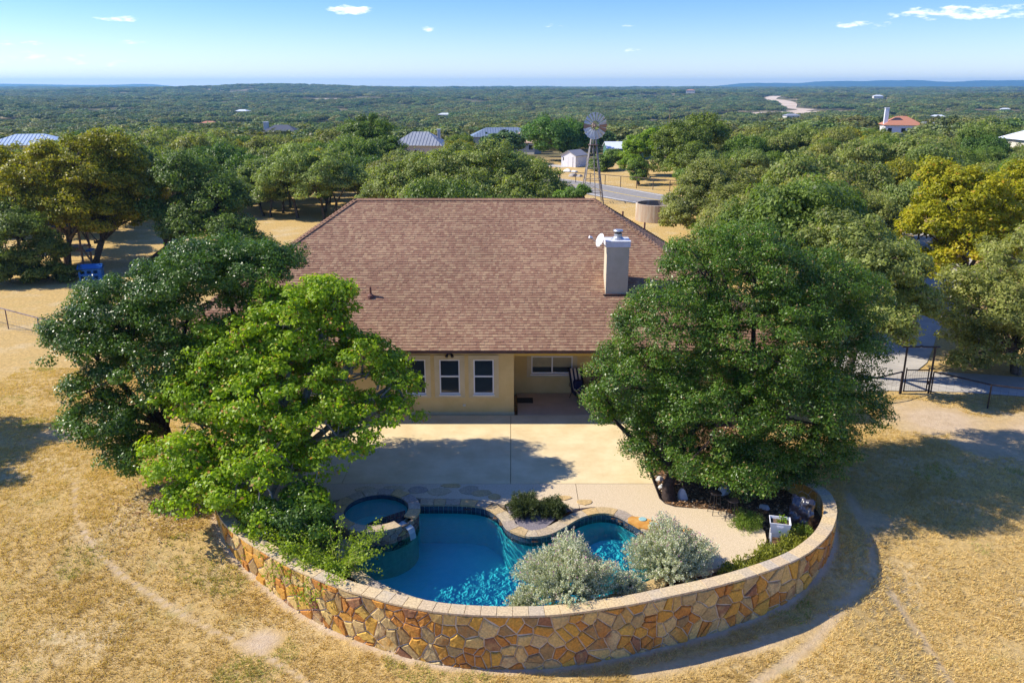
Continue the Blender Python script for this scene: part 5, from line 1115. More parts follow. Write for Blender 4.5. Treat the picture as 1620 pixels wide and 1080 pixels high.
# ------------------------------------------------------------------ trees
def unit(n, r=None):
    v = (r or rng).normal(size=(n, 3)); return v/np.linalg.norm(v, axis=1, keepdims=True)
def crown_quads(lobes, n_leaves, leaf, clump_r, seed, flat=.85, droop=0, zmin=None, interior=.22, asp=.55, cover=1.0, cull=None):
    """Leaves in clumps on the surface (and some inside) of a union of ellipsoid lobes. Returns quads and tints and clump centres."""
    r = np.random.default_rng(seed); Lb = np.array([(x, y, z, rr) for x, y, z, rr in lobes], float)
    area = Lb[:, 3]**2; nc = int(cover*sum(area)*4*math.pi*.8/(clump_r**2*2.0)); li = r.choice(len(Lb), nc, p=area/area.sum())
    u = unit(nc, r); u[:, 2] = np.where(u[:, 2] < -.35, -u[:, 2]*.6, u[:, 2]); u /= np.linalg.norm(u, axis=1, keepdims=True)
    k = np.where(r.random(nc) < interior, r.uniform(.35, .75, nc), r.uniform(.72, 1.03, nc)); sc = np.array([1, 1, flat])
    cc = Lb[li, :3]+u*sc*(Lb[li, 3]*k)[:, None]
    # drop clumps buried deep inside another lobe
    keep = np.ones(nc, bool)
    for L_ in Lb:
        d = np.linalg.norm((cc-L_[:3])/sc, axis=1)/L_[3]; keep &= ~((d < .62) & (k > .78) & (r.random(nc) < .9))
    if zmin is not None: keep &= cc[:, 2] > zmin
    if cull is not None: keep &= ~(cull(cc) & (r.random(nc) < .62))
    cc = cc[keep]; li = li[keep]; out = u[keep]; nc = len(cc)
    cr = clump_r*r.uniform(.55, 1.25, nc); ct = r.normal(0, .16, nc)
    w = cr**2; ci = r.choice(nc, n_leaves, p=w/w.sum())
    d = unit(n_leaves, r); d[:, 2] = np.where(d[:, 2] < -.2, d[:, 2]*.6, d[:, 2])
    rad = r.uniform(.25, 1, n_leaves)**.5; far = r.random(n_leaves) < .06; rad[far] *= r.uniform(1.1, 1.5, far.sum())
    pos = cc[ci]+d*np.array([1, 1, .72])*(cr[ci]*rad)[:, None]
    pos[:, 2] -= droop*rad*cr[ci]
    if zmin is not None: pos[:, 2] = np.maximum(pos[:, 2], zmin+r.uniform(0, .3, n_leaves))
    nrm = d*.75+out[ci]*.35+np.array([0, 0, .45])+r.normal(0, .5, (n_leaves, 3)); nrm /= np.linalg.norm(nrm, axis=1, keepdims=True)
    a = np.cross(nrm, unit(n_leaves, r)); a /= np.linalg.norm(a, axis=1, keepdims=True)+1e-9; b = np.cross(nrm, a)
    s = leaf*r.uniform(.65, 1.35, n_leaves)[:, None]; a *= s*.5; b *= s*.5*asp
    V = np.stack([pos-a, pos+b*1.0+a*.1, pos+a, pos-b+a*.1], 1)
    t = np.clip(.48+ct[ci]+r.normal(0, .17, n_leaves), 0, .88); odd = r.random(n_leaves); t = np.where(odd < .035, .999, t)
    return V, t, cc
def limbs_mb(base, forks, centres, seed, r0=.22, n_tw=60, n=7):
    r = random.Random(seed); b = MB()
    for st_, targets in forks:
        st_ = Vector(st_)
    return b
def trunk_mb(bases, lobes, centres, seed, r0=.22, twigs=70, zfork=.35):
    r = random.Random(seed); b = MB(); B_ = [Vector(p) for p in bases]
    used = {}
    for (x, y, z, rr) in lobes:
        bp = min(B_, key=lambda p: (p.x-x)**2+(p.y-y)**2); used.setdefault(tuple(bp), []).append(Vector((x, y, z)))
    fk = {}
    for bp in B_:
        t_ = used.get(tuple(bp), [])
        if not t_: continue
        c_ = sum(t_, Vector())/len(t_); f_ = bp.lerp(c_, zfork); f_.z = bp.z+(c_.z-bp.z)*zfork+.2
        m1 = bp.lerp(f_, .5)+Vector((r.uniform(-.12, .12), r.uniform(-.1, .1), 0)); bp0 = bp-Vector((0, 0, .3))
        b.tube([bp0, bp, m1, f_], [r0*1.35, r0*1.15, r0*.95, r0*.85], 9); fk[tuple(bp)] = f_
        for q in t_:
            m_ = f_.lerp(q, .5)+Vector((r.uniform(-.25, .25), r.uniform(-.25, .25), r.uniform(-.1, .3)))
            b.tube([f_, m_, q], [r0*.6, r0*.42, r0*.2], 6)
    if len(centres):
        L_ = [Vector((x, y, z)) for x, y, z, rr in lobes]
        for _ in range(twigs):
            c_ = Vector(centres[r.randrange(len(centres))]); q = min(L_, key=lambda p: (p-c_).length).copy(); q += Vector((r.uniform(-.5, .5), r.uniform(-.5, .5), r.uniform(-.45, .1))); m_ = q.lerp(c_, .5)+Vector((r.uniform(-.2, .2), r.uniform(-.2, .2), r.uniform(-.15, .25)))
            b.tube([q, m_, q.lerp(c_, .97)], [r0*.2, r0*.12, r0*.05], 4, False)
    return b
def tree(name, label, cat, lobes, bases, leafm, n, leaf, clump, seed, group=None, r0=.22, bark=BARK, flat=.85, droop=0, zmin=.15, twigs=80, interior=.22, cover=1.0, asp=.55, zfork=.35, cull=None):
    o = np.array(bases[0]); t = empty(name, tuple(bases[0]), label, cat, group)
    lb = [(x-o[0], y-o[1], z-o[2], r) for x, y, z, r in lobes]; bs_ = [tuple(np.array(b)-o) for b in bases]
    V, tt, cc = crown_quads(lb, n, leaf, clump, seed, flat, droop, zmin-o[2] if zmin is not None else None, interior, asp, cover, cull)
    link(bpy.data.objects.new('crown', quads_mesh('crown', V, leafm, tt)), t)
    trunk_mb(bs_, lb, cc, seed, r0, twigs, zfork).build('trunk', bark, t, True)
    return t
L = LOBES
tree('oak_tree', 'large dark green oak standing right of the patio and over the wall', 'oak tree', L['rightoak']+[(6.4, 25.6, 1.5, 1.1), (7.4, 25.3, 1.1, 1.1), (5.0, 25.8, 2.0, .8), (9.3, 25.6, .9, 1.1), (6.9, 24.7, 1.3, .6), (6.2, 24.8, 1.25, .55), (4.0, 26.4, 2.2, .9), (4.5, 25.9, 1.5, .75), (6.0, 25.0, .75, .62), (7.0, 24.9, .8, .7), (8.0, 24.7, .75, .7), (9.0, 24.9, .7, .7), (5.4, 25.4, 1.0, .6), (7.5, 27.5, 2.6, 2.0), (10, 27.6, 2.6, 2.0), (5.6, 27.0, 2.2, 1.3), (6.6, 23.55, 1.3, .55), (7.45, 23.35, 1.35, .6), (5.9, 24.1, 1.5, .5)], [(5.3, 24.9, -.1), (8.6, 26.5, -.1), (11.0, 27.4, -.05)], LEAF['oak'], 320000, .082, .42, 1, cover=1.15, bark=BARKD, droop=.15, zmin=.3, twigs=140, interior=.12)
tree('oak_tree', 'bright yellow-green oak overhanging the left side of the patio', 'oak tree', L['bright'], [(-7.6, 25.2, -.1)], LEAF['bright'], 112000, .118, .40, 2, cover=1.15, cull=(lambda c: (c[:, 0] > .8) & (c[:, 1] < 1.6)), bark=BARKP, droop=.1, zmin=.35, twigs=420, interior=.2, asp=.7)
tree('oak_tree', 'dark green oak on the dry lawn left of the bright oak', 'oak tree', L['leftoak'], [(-11.9, 27.2, 0), (-9.9, 28.6, 0)], LEAF['leftoak'], 170000, .088, .46, 3, cover=1.2, bark=BARKD, droop=.15, zmin=.2, twigs=100)
tree('oak_tree', 'grey-green spreading oak at the right edge beside the gate fence', 'oak tree', L['rightedge'], [(24.2, 37.2, 0)], LEAF['grey'], 75000, .15, .6, 4, droop=.1, zmin=.3)
tree('oak_tree', 'olive oak rising just behind the large oak by the driveway', 'oak tree', L['greyoak'], [(15.9, 36.8, 0)], LEAF['grey'], 42000, .15, .55, 5, zmin=1.6, r0=.18)
tree('oak_tree', 'golden yellow autumn oak on the right above the driveway', 'oak tree', L['yellow'], [(28.5, 50.5, 0)], LEAF['yellow'], 60000, .20, .62, 6, zmin=1.0, twigs=120)
tree('elm_tree', 'olive and yellow elm with a double trunk at the far left', 'elm tree', L['elmA'], [(-34.7, 62, 0), (-34.1, 62, 0)], LEAF['elm'], 48000, .22, .75, 7, zmin=3.3, twigs=160, cover=.85, r0=.24)
tree('elm_tree', 'olive elm with one straight trunk, right of the double-trunked elm', 'elm tree', L['elmB'], [(-32.2, 62.4, 0)], LEAF['elm'], 34000, .22, .75, 8, zmin=2.9, twigs=140, cover=.85, r0=.26)
tree('oak_tree', 'dark oak with a leaning black trunk on the dry lawn behind the left oaks', 'oak tree', L['leaning'], [(-28.1, 62.4, 0)], LEAF['dark'], 50000, .2, .75, 9, zmin=1.1, bark=BARKD, r0=.34, twigs=120, cover=.9)
tree('oak_tree', 'dark low oak with a leaning trunk at the left edge under the elms', 'oak tree', L['darkleft'], [(-33.4, 57.6, 0)], LEAF['dark'], 26000, .18, .6, 10, zmin=.6, bark=BARKD)
tree('hedge', 'dark tangled thicket along the shaded foot of the left elms', 'thicket', L['hedge'], [(-34, 56.4, 0)], LEAF['dark'], 22000, .17, .5, 11, zmin=.05, bark=BARKD, twigs=40, r0=.06)
tree('oak_tree', 'wide grey-green oak mass rising behind the roof ridge', 'oak tree', [(x, y, z-1.1, r) for x, y, z, r in L['behindA']], [(-8, 67, 0), (-4, 67, 0), (1.5, 66.5, 0)], LEAF['grey'], 110000, .2, .7, 12, zmin=1.2)
tree('oak_tree', 'dull grey oak with several bare trunks on dry grass left of the roof', 'oak tree', L['behindB'], [(-20.4, 84.6, 0), (-19.2, 84.4, 0), (-18.2, 84.8, 0), (-22.3, 85.5, 0)], LEAF['grey'], 42000, .22, .75, 13, zmin=1.9, r0=.16)
tree('oak_tree', 'small grey oak just left of the one with several bare trunks', 'oak tree', L['behindC'], [(-26.2, 86.8, 0), (-25.4, 86.4, 0)], LEAF['grey'], 22000, .22, .7, 14, zmin=1.7, r0=.13)
tree('oak_tree', 'tall nearly black-green oak above the left end of the roof ridge', 'oak tree', L['darkback'], [(-20.4, 118.5, 0)], LEAF['dark'], 26000, .32, 1.0, 15, zmin=1)
tree('oak_tree', 'broad dark oak behind the white garden shed', 'oak tree', L['shedoak'], [(9.5, 156, -.3)], LEAF['dark'], 26000, .38, 1.2, 16, zmin=.2)
tree('oak_tree', 'bright lime green tree between the barn and the road field', 'tree', L['brightfar'], [(19.6, 127.5, 0)], LEAF['lime'], 20000, .3, .7, 17, zmin=.3)
tree('juniper_bush', 'dark green juniper bush standing alone in the dry field', 'juniper', L['juniper'], [(17.6, 115.5, 0)], LEAF['mid'], 9000, .22, .45, 18, zmin=.1, bark=BARKD)
tree('oak_tree', 'rounded olive oak right of the dry field by the road', 'oak tree', L['roadoak'][:4], [(24, 117.5, 0)], LEAF['mid'], 34000, .3, .95, 19, zmin=.4)
tree('oak_tree', 'low green oak between the windmill and the lime green tree', 'oak tree', [(x, y, z-.7, r*.8) for x, y, z, r in L['roadoak'][4:]], [(15.3, 136, 0)], LEAF['mid'], 14000, .3, .8, 20, zmin=.2)
tree('oak_tree', 'grey-green oak leaning over the round concrete tank', 'oak tree', L['tankoak'], [(18, 73.5, 0)], LEAF['grey'], 50000, .2, .7, 21, zmin=.6)
tree('bush', 'green bush top just above the ridge left of the windmill foot', 'bush', L['ridgebush'], [(4.4, 60, 0)], LEAF['mid'], 7000, .15, .4, 22, zmin=2.5)
# tree outside the frame on the left whose shadow falls across the lawn
tree('oak_tree', 'green oak just outside the left edge whose shadow crosses the lawn', 'oak tree', [(-26.5, 28.6, 4.2, 2.4), (-25.6, 30.3, 4.0, 2.0), (-27, 27.0, 3.6, 1.8), (-25.2, 26.8, 4.8, 1.5)], [(-26.4, 28.8, 0)], LEAF['mid'], 16000, .22, .6, 23, zmin=1.2)

# shared crowns for the woodland
def template(seed, n, leaf, clump, nl):
    r_ = random.Random(seed); lb = [(0, 0, 3.6, 2.5)]
    for k_ in range(nl): a_ = 2*math.pi*k_/nl+r_.uniform(-.4, .4); q = r_.uniform(1.2, 2.1); lb.append((q*math.cos(a_), q*math.sin(a_), r_.uniform(2.4, 4.6), r_.uniform(1.1, 1.8)))
    V, t, cc = crown_quads(lb, n, leaf, clump, seed, .82, 0, .35, .15, .6)
    tm = trunk_mb([(0, 0, 0), (.3, .2, 0)] if seed % 2 else [(0, 0, 0)], lb, cc, seed, .17, 24)
    return quads_mesh('crown', V, LEAF['grey'], t), tm.mesh('trunk', BARK, True)
TPL = [template(100+i, 15000, .23, .62, 6+i % 3) for i in range(5)]+[template(110+i, 30000, .155, .52, 7) for i in range(2)]
KIND = [('grey', 'grey-green'), ('dark', 'dark green'), ('mid', 'mid green'), ('lime', 'bright lime green'), ('elm', 'olive-yellow')]
rr = random.Random(42)
def zone(x, y):
    if x < -8: return 'woods on the left beyond the lawn' if y < 100 else 'far woods on the left beyond the lawn'
    if x < 14: return 'woods behind the roof ridge'
    return 'dense woods on the right' if y < 95 else 'far woods on the right'
MARK = [('windmill', 9.4, 98), ('round concrete tank', 14.9, 84), ('golden yellow oak', 28, 50), ('garden gate', 18, 34.5), ('lime green tree', 19.6, 127), ('white garden shed', 10.5, 142), ('green barn', 23, 162), ('grey metal roof', -16, 151), ('pale blue roof', -82, 144),
        ('leaning black trunk', -28, 62), ('double-trunked elm', -35, 62), ('bare-trunked grey oak', -20, 84), ('black-green oak', -20, 118), ('red tiled house', 103, 226), ('utility pole', 38, 205), ('house corner at the right edge', 75, 122), ('wide oak behind the ridge', -3, 66), ('blue play box', -30, 57), ('yard fence on the left', -28, 45), ('bend of the driveway', 37, 68), ('oak over the tank', 18, 74)]
ORD = ['nearest', 'second', 'third', 'fourth', 'fifth', 'sixth', 'seventh', 'eighth', 'ninth', 'tenth', 'eleventh', 'twelfth', 'thirteenth', 'fourteenth', 'fifteenth', 'sixteenth', 'seventeenth', 'eighteenth', 'nineteenth', 'twentieth']+['twenty-'+q for q in ('first', 'second', 'third', 'fourth', 'fifth', 'sixth', 'seventh', 'eighth', 'ninth')]+['thirtieth']+['thirty-'+q for q in ('first', 'second', 'third', 'fourth', 'fifth', 'sixth', 'seventh', 'eighth', 'ninth')]
FILL += [(0, 174, 2.8, 4.6), (-4.5, 178, 2.6, 4.4), (6.5, 172, 2.6, 4.4)]
info, count = [], {}
for i, (x, y, s, h) in enumerate(FILL):
    mk_ = min(MARK, key=lambda m_: math.hypot(x-m_[1], (y-m_[2])*.7)); dx, dy = x-mk_[1]*y/mk_[2], y-mk_[2]
    rel = ('right of' if dx > 0 else 'left of') if abs(dx) > abs(dy)*.55 else ('behind' if dy > 0 else 'in front of')
    pk = rr.random(); k_ = 0 if pk < .50 else 1 if pk < .68 else 2 if pk < .93 else 3 if pk < .955 else 4
    if x > 20 and y < 90 and k_ == 1: k_ = 0
    key = (mk_[0], rel, k_); count.setdefault(key, []).append((math.hypot(x-mk_[1], y-mk_[2]), i)); info.append((key, k_))
rank = {}
for key, L_ in count.items():
    for q, (d, i) in enumerate(sorted(L_)): rank[i] = q
for i, (x, y, s, h) in enumerate(FILL):
    (mk_, rel, _), k_ = info[i]; zn = zone(x, y); key, adj = KIND[k_]; kind_ = 'elm' if k_ == 4 else 'oak'; o_ = '' if len(count[info[i][0]]) == 1 else ORD[rank[i]]+' '
    t = empty(kind_+'_tree', (x, y, float(lawn_z(np.array(x), np.array(y)))), f'{o_}{adj} {kind_} {rel} the {mk_}', kind_+' tree', f'{adj} trees in the {zn}', rz=rr.uniform(0, 6.28))
    t.scale = (s/3.6, s/3.6, h/6.6)
    cm, tm = TPL[rr.randrange(5) if y > 66 else 5+rr.randrange(2)]
    c_ = bpy.data.objects.new('crown', cm); link(c_, t); c_.material_slots[0].link = 'OBJECT'; c_.material_slots[0].material = LEAF[key]
    if y < 125: link(bpy.data.objects.new('trunk', tm), t)
# far woodland: three crowns of real trees instanced as one mass
def far_tpl(seed, n, leaf, x, y, s, key, label):
    r_ = random.Random(seed); lb = [(0, 0, 3.4, 2.5)]+[(1.7*math.cos(a_), 1.7*math.sin(a_), r_.uniform(2.4, 4.3), r_.uniform(1.2, 1.8)) for a_ in (0, 1.3, 2.4, 3.6, 4.9)]
    V, t, cc = crown_quads(lb, n, leaf, .8, seed, .82, 0, .2, .1, .75)
    o = link(bpy.data.objects.new('oak_tree', quads_mesh('oak_tree', V, LEAF[key], t))); z = float(lawn_z(np.array(x), np.array(y))); o.location = (x, y, z); o.scale = (s,)*3
    return tag(o, label, 'oak tree')
FT = [far_tpl(201, 2600, .5, -31.0, 162, 1.05, 'farg', 'grey-green oak beyond the woods left of the grey metal roof'), far_tpl(202, 2600, .5, 58, 168, 1.1, 'fard', 'dark green oak in the far woods right of the lime tree'), far_tpl(203, 2600, .5, 70, 190, 1.1, 'fard', 'dark oak in the far woods between the field and the red roofed house')]
def far_points():
    P = []
    for d0, d1, gap in ((146, 320, 7.0), (320, 700, 9.5), (700, 1500, 13), (1500, 3200, 18), (3200, 6200, 30)):
        n_ = int(.5*1.5*(d1*d1-d0*d0)/(gap*gap)); d = np.sqrt(rng.uniform(d0*d0, d1*d1, n_)); a_ = rng.uniform(-.72, .72, n_)
        X, Y = d*np.sin(a_), d*np.cos(a_); s = (.75+.9*rng.random(n_)**1.6)*gap/7.0
        cl = vnoise(X, Y, .035, 9)+.6*vnoise(X, Y, .011, 12)
        keep = (cl < .22+.2*(d < 330)) | (rng.random(n_) < .12)
        P.append(np.stack([X, Y, s, np.minimum(s, .80+s*.18)], 1)[keep])
    P = np.concatenate(P); X, Y = P[:, 0], P[:, 1]; k_ = np.ones(len(P), bool)
    for x, y, r_, sh in [(-16.3, 151, 9, 12), (-2.2, 196, 13, 25), (2.6, 186, 9, 25), (23.6, 166, 8, 18), (-82, 144, 9, 12), (-63, 232, 9, 25), (103.5, 226, 7, 75), (112, 229, 6, 20), (75.5, 122, 6, 5), (9.5, 156, 8, 6), (-31, 162, 3, 0), (58, 168, 3, 0), (70, 190, 3, 0),
                         (-185, 520, 8, 30), (-262, 830, 12, 50), (-60, 760, 12, 50), (395, 1900, 40, 60), (520, 900, 14, 50), (640, 1500, 20, 60), (830, 1700, 20, 60), (930, 1900, 20, 60), (210, 640, 8, 40), (350, 700, 8, 40)]:
        k_ &= np.hypot(X-x, Y-y) > r_
        d = math.hypot(x, y); ux, uy = x/d, y/d; al = X*ux+Y*uy; ac = np.abs(-X*uy+Y*ux); k_ &= ~((al < d) & (al > d-r_-sh) & (ac < r_*.8))
    for q, w_ in RIB:
        sd_ = segdist(q, X, Y); k_ &= sd_ > w_*.75
        for off_ in (25, 50, 75):
            q2 = [(x*(1-off_/math.hypot(x, y)), y*(1-off_/math.hypot(x, y))) for x, y in q]
            if q[0][1] > 400: k_ &= segdist(q2, X, Y) > w_*.55
    return P[k_]
RIB = [([(352, 985), (352, 1060), (388, 1120), (398, 1230), (452, 1400), (470, 1560), (520, 1700), (590, 1850), (590, 2000)], 28)]
RIB += [(q, 70 if q[0][1] > 700 else 36) for q in [[(270, 900), (300, 930), (345, 975)], [(205, 800), (232, 850), (300, 900)], [(1350, 2600), (1560, 2640)], [(900, 1980), (1120, 2050)], [(95, 640), (125, 650)], [(20, 560), (52, 575), (75, 570)], [(-330, 1500), (-250, 1540), (-120, 1500)], [(-215, 560), (-190, 565)], [(-70, 470), (-48, 470)], [(-640, 2150), (-520, 2180), (-400, 2150)]]]
fp = far_points()
def instancer(name, P, sources, kind='stuff'):
    me = bpy.data.meshes.new(name); n_ = len(P); me.vertices.add(n_)
    zz = lawn_z(P[:, 0], P[:, 1])-.2; me.vertices.foreach_set('co', np.stack([P[:, 0], P[:, 1], zz], 1).astype(np.float32).ravel())
    a_ = me.attributes.new('size', 'FLOAT_VECTOR', 'POINT'); a_.data.foreach_set('vector', np.stack([P[:, 2], P[:, 2], P[:, 3]], 1).astype(np.float32).ravel())
    a_ = me.attributes.new('turn', 'FLOAT_VECTOR', 'POINT'); tv = np.zeros((n_, 3), np.float32); tv[:, 2] = rng.uniform(0, 6.28, n_); a_.data.foreach_set('vector', tv.ravel())
    a_ = me.attributes.new('variant', 'INT', 'POINT'); a_.data.foreach_set('value', rng.choice(3, n_, p=[.42, .36, .22]).astype(np.int32))
    o = link(bpy.data.objects.new(name, me)); ng = bpy.data.node_groups.new(name, 'GeometryNodeTree'); ng.interface.new_socket('Geometry', in_out='INPUT', socket_type='NodeSocketGeometry'); ng.interface.new_socket('Geometry', in_out='OUTPUT', socket_type='NodeSocketGeometry')
    n, l = ng.nodes, ng.links; gi, go = n.new('NodeGroupInput'), n.new('NodeGroupOutput'); j = n.new('GeometryNodeJoinGeometry')
    def na(nm, ty): x = n.new('GeometryNodeInputNamedAttribute'); x.data_type = ty; x.inputs[0].default_value = nm; return x.outputs[0]
    sz, tn_, vr = na('size', 'FLOAT_VECTOR'), na('turn', 'FLOAT_VECTOR'), na('variant', 'INT')
    for k_, src in enumerate(sources):
        oi = n.new('GeometryNodeObjectInfo'); oi.inputs[0].default_value = src; oi.inputs['As Instance'].default_value = True
        ip = n.new('GeometryNodeInstanceOnPoints'); cp = n.new('FunctionNodeCompare'); cp.data_type = 'INT'; cp.operation = 'EQUAL'
        ci = [s_ for s_ in cp.inputs if s_.type == 'INT']; l.new(vr, ci[0]); ci[1].default_value = k_
        m2p = n.new('GeometryNodeMeshToPoints'); l.new(gi.outputs[0], m2p.inputs[0])
        l.new(m2p.outputs[0], ip.inputs['Points']); l.new(cp.outputs[0], ip.inputs['Selection']); l.new(oi.outputs['Geometry'], ip.inputs['Instance']); l.new(tn_, ip.inputs['Rotation']); l.new(sz, ip.inputs['Scale'])
        l.new(ip.outputs[0], j.inputs[0])
    l.new(j.outputs[0], go.inputs[0]); md = o.modifiers.new('instances', 'NODES'); md.node_group = ng
    return tag(o, kind=kind)
instancer('distant_woodland', fp, FT)
print('far trees', len(fp))

# ------------------------------------------------------------------ shrubs
def spiky(name, loc, R_, Hh, n_st, per, leaf, key, label, cat, seed, group=None, squash=.25, lean=(0, 0), lf=.45, asp=.5):
    r = np.random.default_rng(seed); t = empty(name, loc, label, cat, group)
    d = unit(n_st, r); d[:, 2] = np.abs(d[:, 2])**.8; d /= np.linalg.norm(d, axis=1, keepdims=True); bump = 1+.10*np.sin(d[:, 0]*7+seed)+.10*np.sin(d[:, 1]*6+d[:, 2]*5)
    ln = r.uniform(.86, 1.04, n_st)*bump
    tip = np.stack([d[:, 0], d[:, 1], d[:, 2]**.75], 1)*np.array([R_*1.08, R_*1.08, Hh*.90])*ln[:, None]+np.array([lean[0], lean[1], 0]); base = tip*lf+r.normal(0, .03, (n_st, 3)); up = np.array([0, 0, 1.])
    ci = np.repeat(np.arange(n_st), per); f = r.uniform(0, 1, len(ci))
    pos = base[ci]+(tip-base)[ci]*f[:, None]+r.normal(0, leaf*.45, (len(ci), 3)); pos[:, 2] += .10*f*Hh*r.uniform(.3, 1, len(ci)); pos[:, 2] = np.maximum(pos[:, 2], .01)
    sd_ = (tip-base)[ci]; sd_ = sd_/np.linalg.norm(sd_, axis=1, keepdims=True); a = sd_*.5+up*.45+r.normal(0, .55, sd_.shape); a /= np.linalg.norm(a, axis=1, keepdims=True); b = np.cross(a, unit(len(ci), r)); b /= np.linalg.norm(b, axis=1, keepdims=True)+1e-9
    s = (leaf*r.uniform(.7, 1.3, len(ci)))[:, None]; V = np.stack([pos-a*s*.5, pos+b*s*.5*asp, pos+a*s*.5, pos-b*s*.5*asp], 1)
    tt = np.clip(.3+.4*f+r.normal(0, .15, len(ci))+r.normal(0, .09, n_st)[ci], 0, .9)
    if key == 'silver': tt = np.where((f > .85) & (r.random(len(ci)) < .20) & (pos[:, 2] > Hh*.62) & (r.random(n_st)[ci] < .5), .999, np.minimum(tt, .93))
    link(bpy.data.objects.new('foliage', quads_mesh('foliage', V, LEAF[key], tt)), t)
    b_ = MB()
    for q in range(min(26, n_st)): b_.tube([(0, 0, -.02), tuple(base[q]*.6), tuple(base[q]+(tip-base)[q]*.6)], [.016, .010, .004], 4, False)
    b_.build('stems', BARKD, t); return t
spiky('silver_shrub', (1.5, 19.38, -.05), 1.28, 1.5, 760, 84, .055, 'silver', 'largest silver-leaved shrub with pink flower tips behind the wall cap', 'shrub', 1, 'silver shrubs between pool and wall')
spiky('silver_shrub', (4.5, 20.55, -.05), 1.14, 1.45, 660, 80, .055, 'silver', 'second silver-leaved shrub, nearer the orange boulder', 'shrub', 2, 'silver shrubs between pool and wall')
spiky('silver_shrub', (.3, 18.75, -.02), .42, .55, 90, 50, .05, 'silver', 'smallest silver shrub at the pool edge, left of the largest', 'shrub', 3, 'silver shrubs between pool and wall')
spiky('silver_shrub', (3.15, 19.4, -.05), .5, .6, 150, 50, .05, 'silver', 'low silver shrub filling the gap between the two large ones', 'shrub', 4, 'silver shrubs between pool and wall')
spiky('rosemary_shrub', (.42, 23.85, -.03), .62, .62, 330, 44, .06, 'needle', 'dark needle-leaved shrub in the left half of the gravel island by the pool', 'shrub', 5, 'shrubs of the gravel island', asp=.3)
spiky('rosemary_shrub', (1.32, 23.75, -.03), .5, .55, 260, 44, .06, 'needle', 'dark needle-leaved shrub in the right half of the gravel island by the pool', 'shrub', 6, 'shrubs of the gravel island', asp=.3)
spiky('weedy_plant', (6.55, 20.35, -.14), .62, .42, 130, 26, .07, 'weed', 'sparse yellow-green plant at the left end of the bed along the right wall', 'plant', 7, 'yellow-green plants along the wall')
spiky('weedy_plant', (7.55, 20.95, -.14), .68, .55, 170, 26, .07, 'weed', 'dense yellow-green plant in the middle of the bed along the right wall', 'plant', 8, 'yellow-green plants along the wall')
spiky('weedy_plant', (8.4, 21.55, -.14), .55, .62, 140, 26, .07, 'weed', 'tall yellow-green plant right in front of the white planter', 'plant', 9, 'yellow-green plants along the wall')
spiky('dark_plant', (7.35, 22.95, -.14), .55, .62, 130, 30, .08, 'mid', 'dark green strappy plant to the left of the white planter', 'plant', 10, asp=.2)
spiky('dark_plant', (8.85, 22.25, -.14), .42, .6, 90, 26, .07, 'mid', 'dark green plant between the planter and the black bundle', 'plant', 11)
spiky('seedling', (8.2, 22.2, .55), .14, .2, 14, 12, .06, 'lime', 'green seedling growing in the white planter tub', 'plant', 12)
spiky('small_weed', (5.0, 19.35, -.1), .3, .3, 50, 24, .07, 'lime', 'fresh green weed under the right silver shrub by the cap', 'plant', 13)
tree('bush', 'dark green bush in the bed between the wall and the spa', 'bush', [(-6.6, 21.9, .6, .8), (-6.0, 21.7, .8, .6), (-7.3, 22.1, .6, .7), (-6.4, 22.6, .9, .7)], [(-6.5, 22, -.12)], LEAF['leftoak'], 15000, .09, .3, 31, zmin=-.1, r0=.05, twigs=40)
# arching thorny stems with small leaves, spilling over the wall
def trailing(name, loc, n_st, R_, label, seed, key='vine', down=None):
    r = random.Random(seed); t = empty(name, loc, label, 'trailing shrub'); b = MB(); pts = []
    for k_ in range(n_st):
        a_ = r.uniform(0, 6.28); q = R_*r.uniform(.5, 1.15); hz = r.uniform(.45, 1.15); p = [Vector((0, 0, 0))]
        if down and r.random() < down[2]: a_ = math.atan2(down[1], down[0])+r.uniform(-.7, .7); q = R_*r.uniform(.7, 1.0); hz = r.uniform(.65, .9); dz = -r.uniform(.2, 1.1)
        else: dz = r.uniform(.0, .5)
        for s_ in range(1, 9):
            u = s_/8; p.append(Vector((math.cos(a_)*q*u+r.uniform(-.03, .03), math.sin(a_)*q*u+r.uniform(-.03, .03), hz*math.sin(min(1, u*1.25)*math.pi/2)*(1-.3*u)+dz*max(0, u-.55)/.45)))
        b.tube(p, [.012*(1-.8*i/8) for i in range(9)], 4, False)
        for s_ in range(1, 9):
            for _ in range(11):
                c_ = p[s_-1].lerp(p[s_], r.random()); c_ = c_+Vector((r.gauss(0, .06), r.gauss(0, .06), r.gauss(0, .05))); pts.append(c_)
    P = np.array([tuple(p) for p in pts]); n_ = len(P); nr = unit(n_)+np.array([0, 0, .6]); nr /= np.linalg.norm(nr, axis=1, keepdims=True); a = np.cross(nr, unit(n_)); a /= np.linalg.norm(a, axis=1, keepdims=True); c = np.cross(nr, a); s = rng.uniform(.05, .10, n_)[:, None]
    V = np.stack([P-a*s*.5, P+c*s*.35, P+a*s*.5, P-c*s*.35], 1)
    link(bpy.data.objects.new('foliage', quads_mesh('foliage', V, LEAF[key], rng.uniform(.2, .88, n_))), t); b.build('stems', mat('yellow_green_stem', (.30, .30, .08), rough=.7), t)
    return t
trailing('trailing_shrub', (-4.95, 20.35, -.1), 90, 1.4, 'arching yellow-green thorny shrub spilling over the wall cap into the pool corner', 1, down=(-.5, -.86, .34))
trailing('trailing_shrub', (-6.1, 20.9, -.1), 64, 1.2, 'arching thorny shrub on the wall left of the first, below the dark bush', 2, down=(-.6, -.8, .3))
trailing('trailing_shrub', (-7.4, 22.0, -.1), 30, .9, 'small trailing shrub on the left end of the wall cap', 3, down=(-.75, -.66, .35))
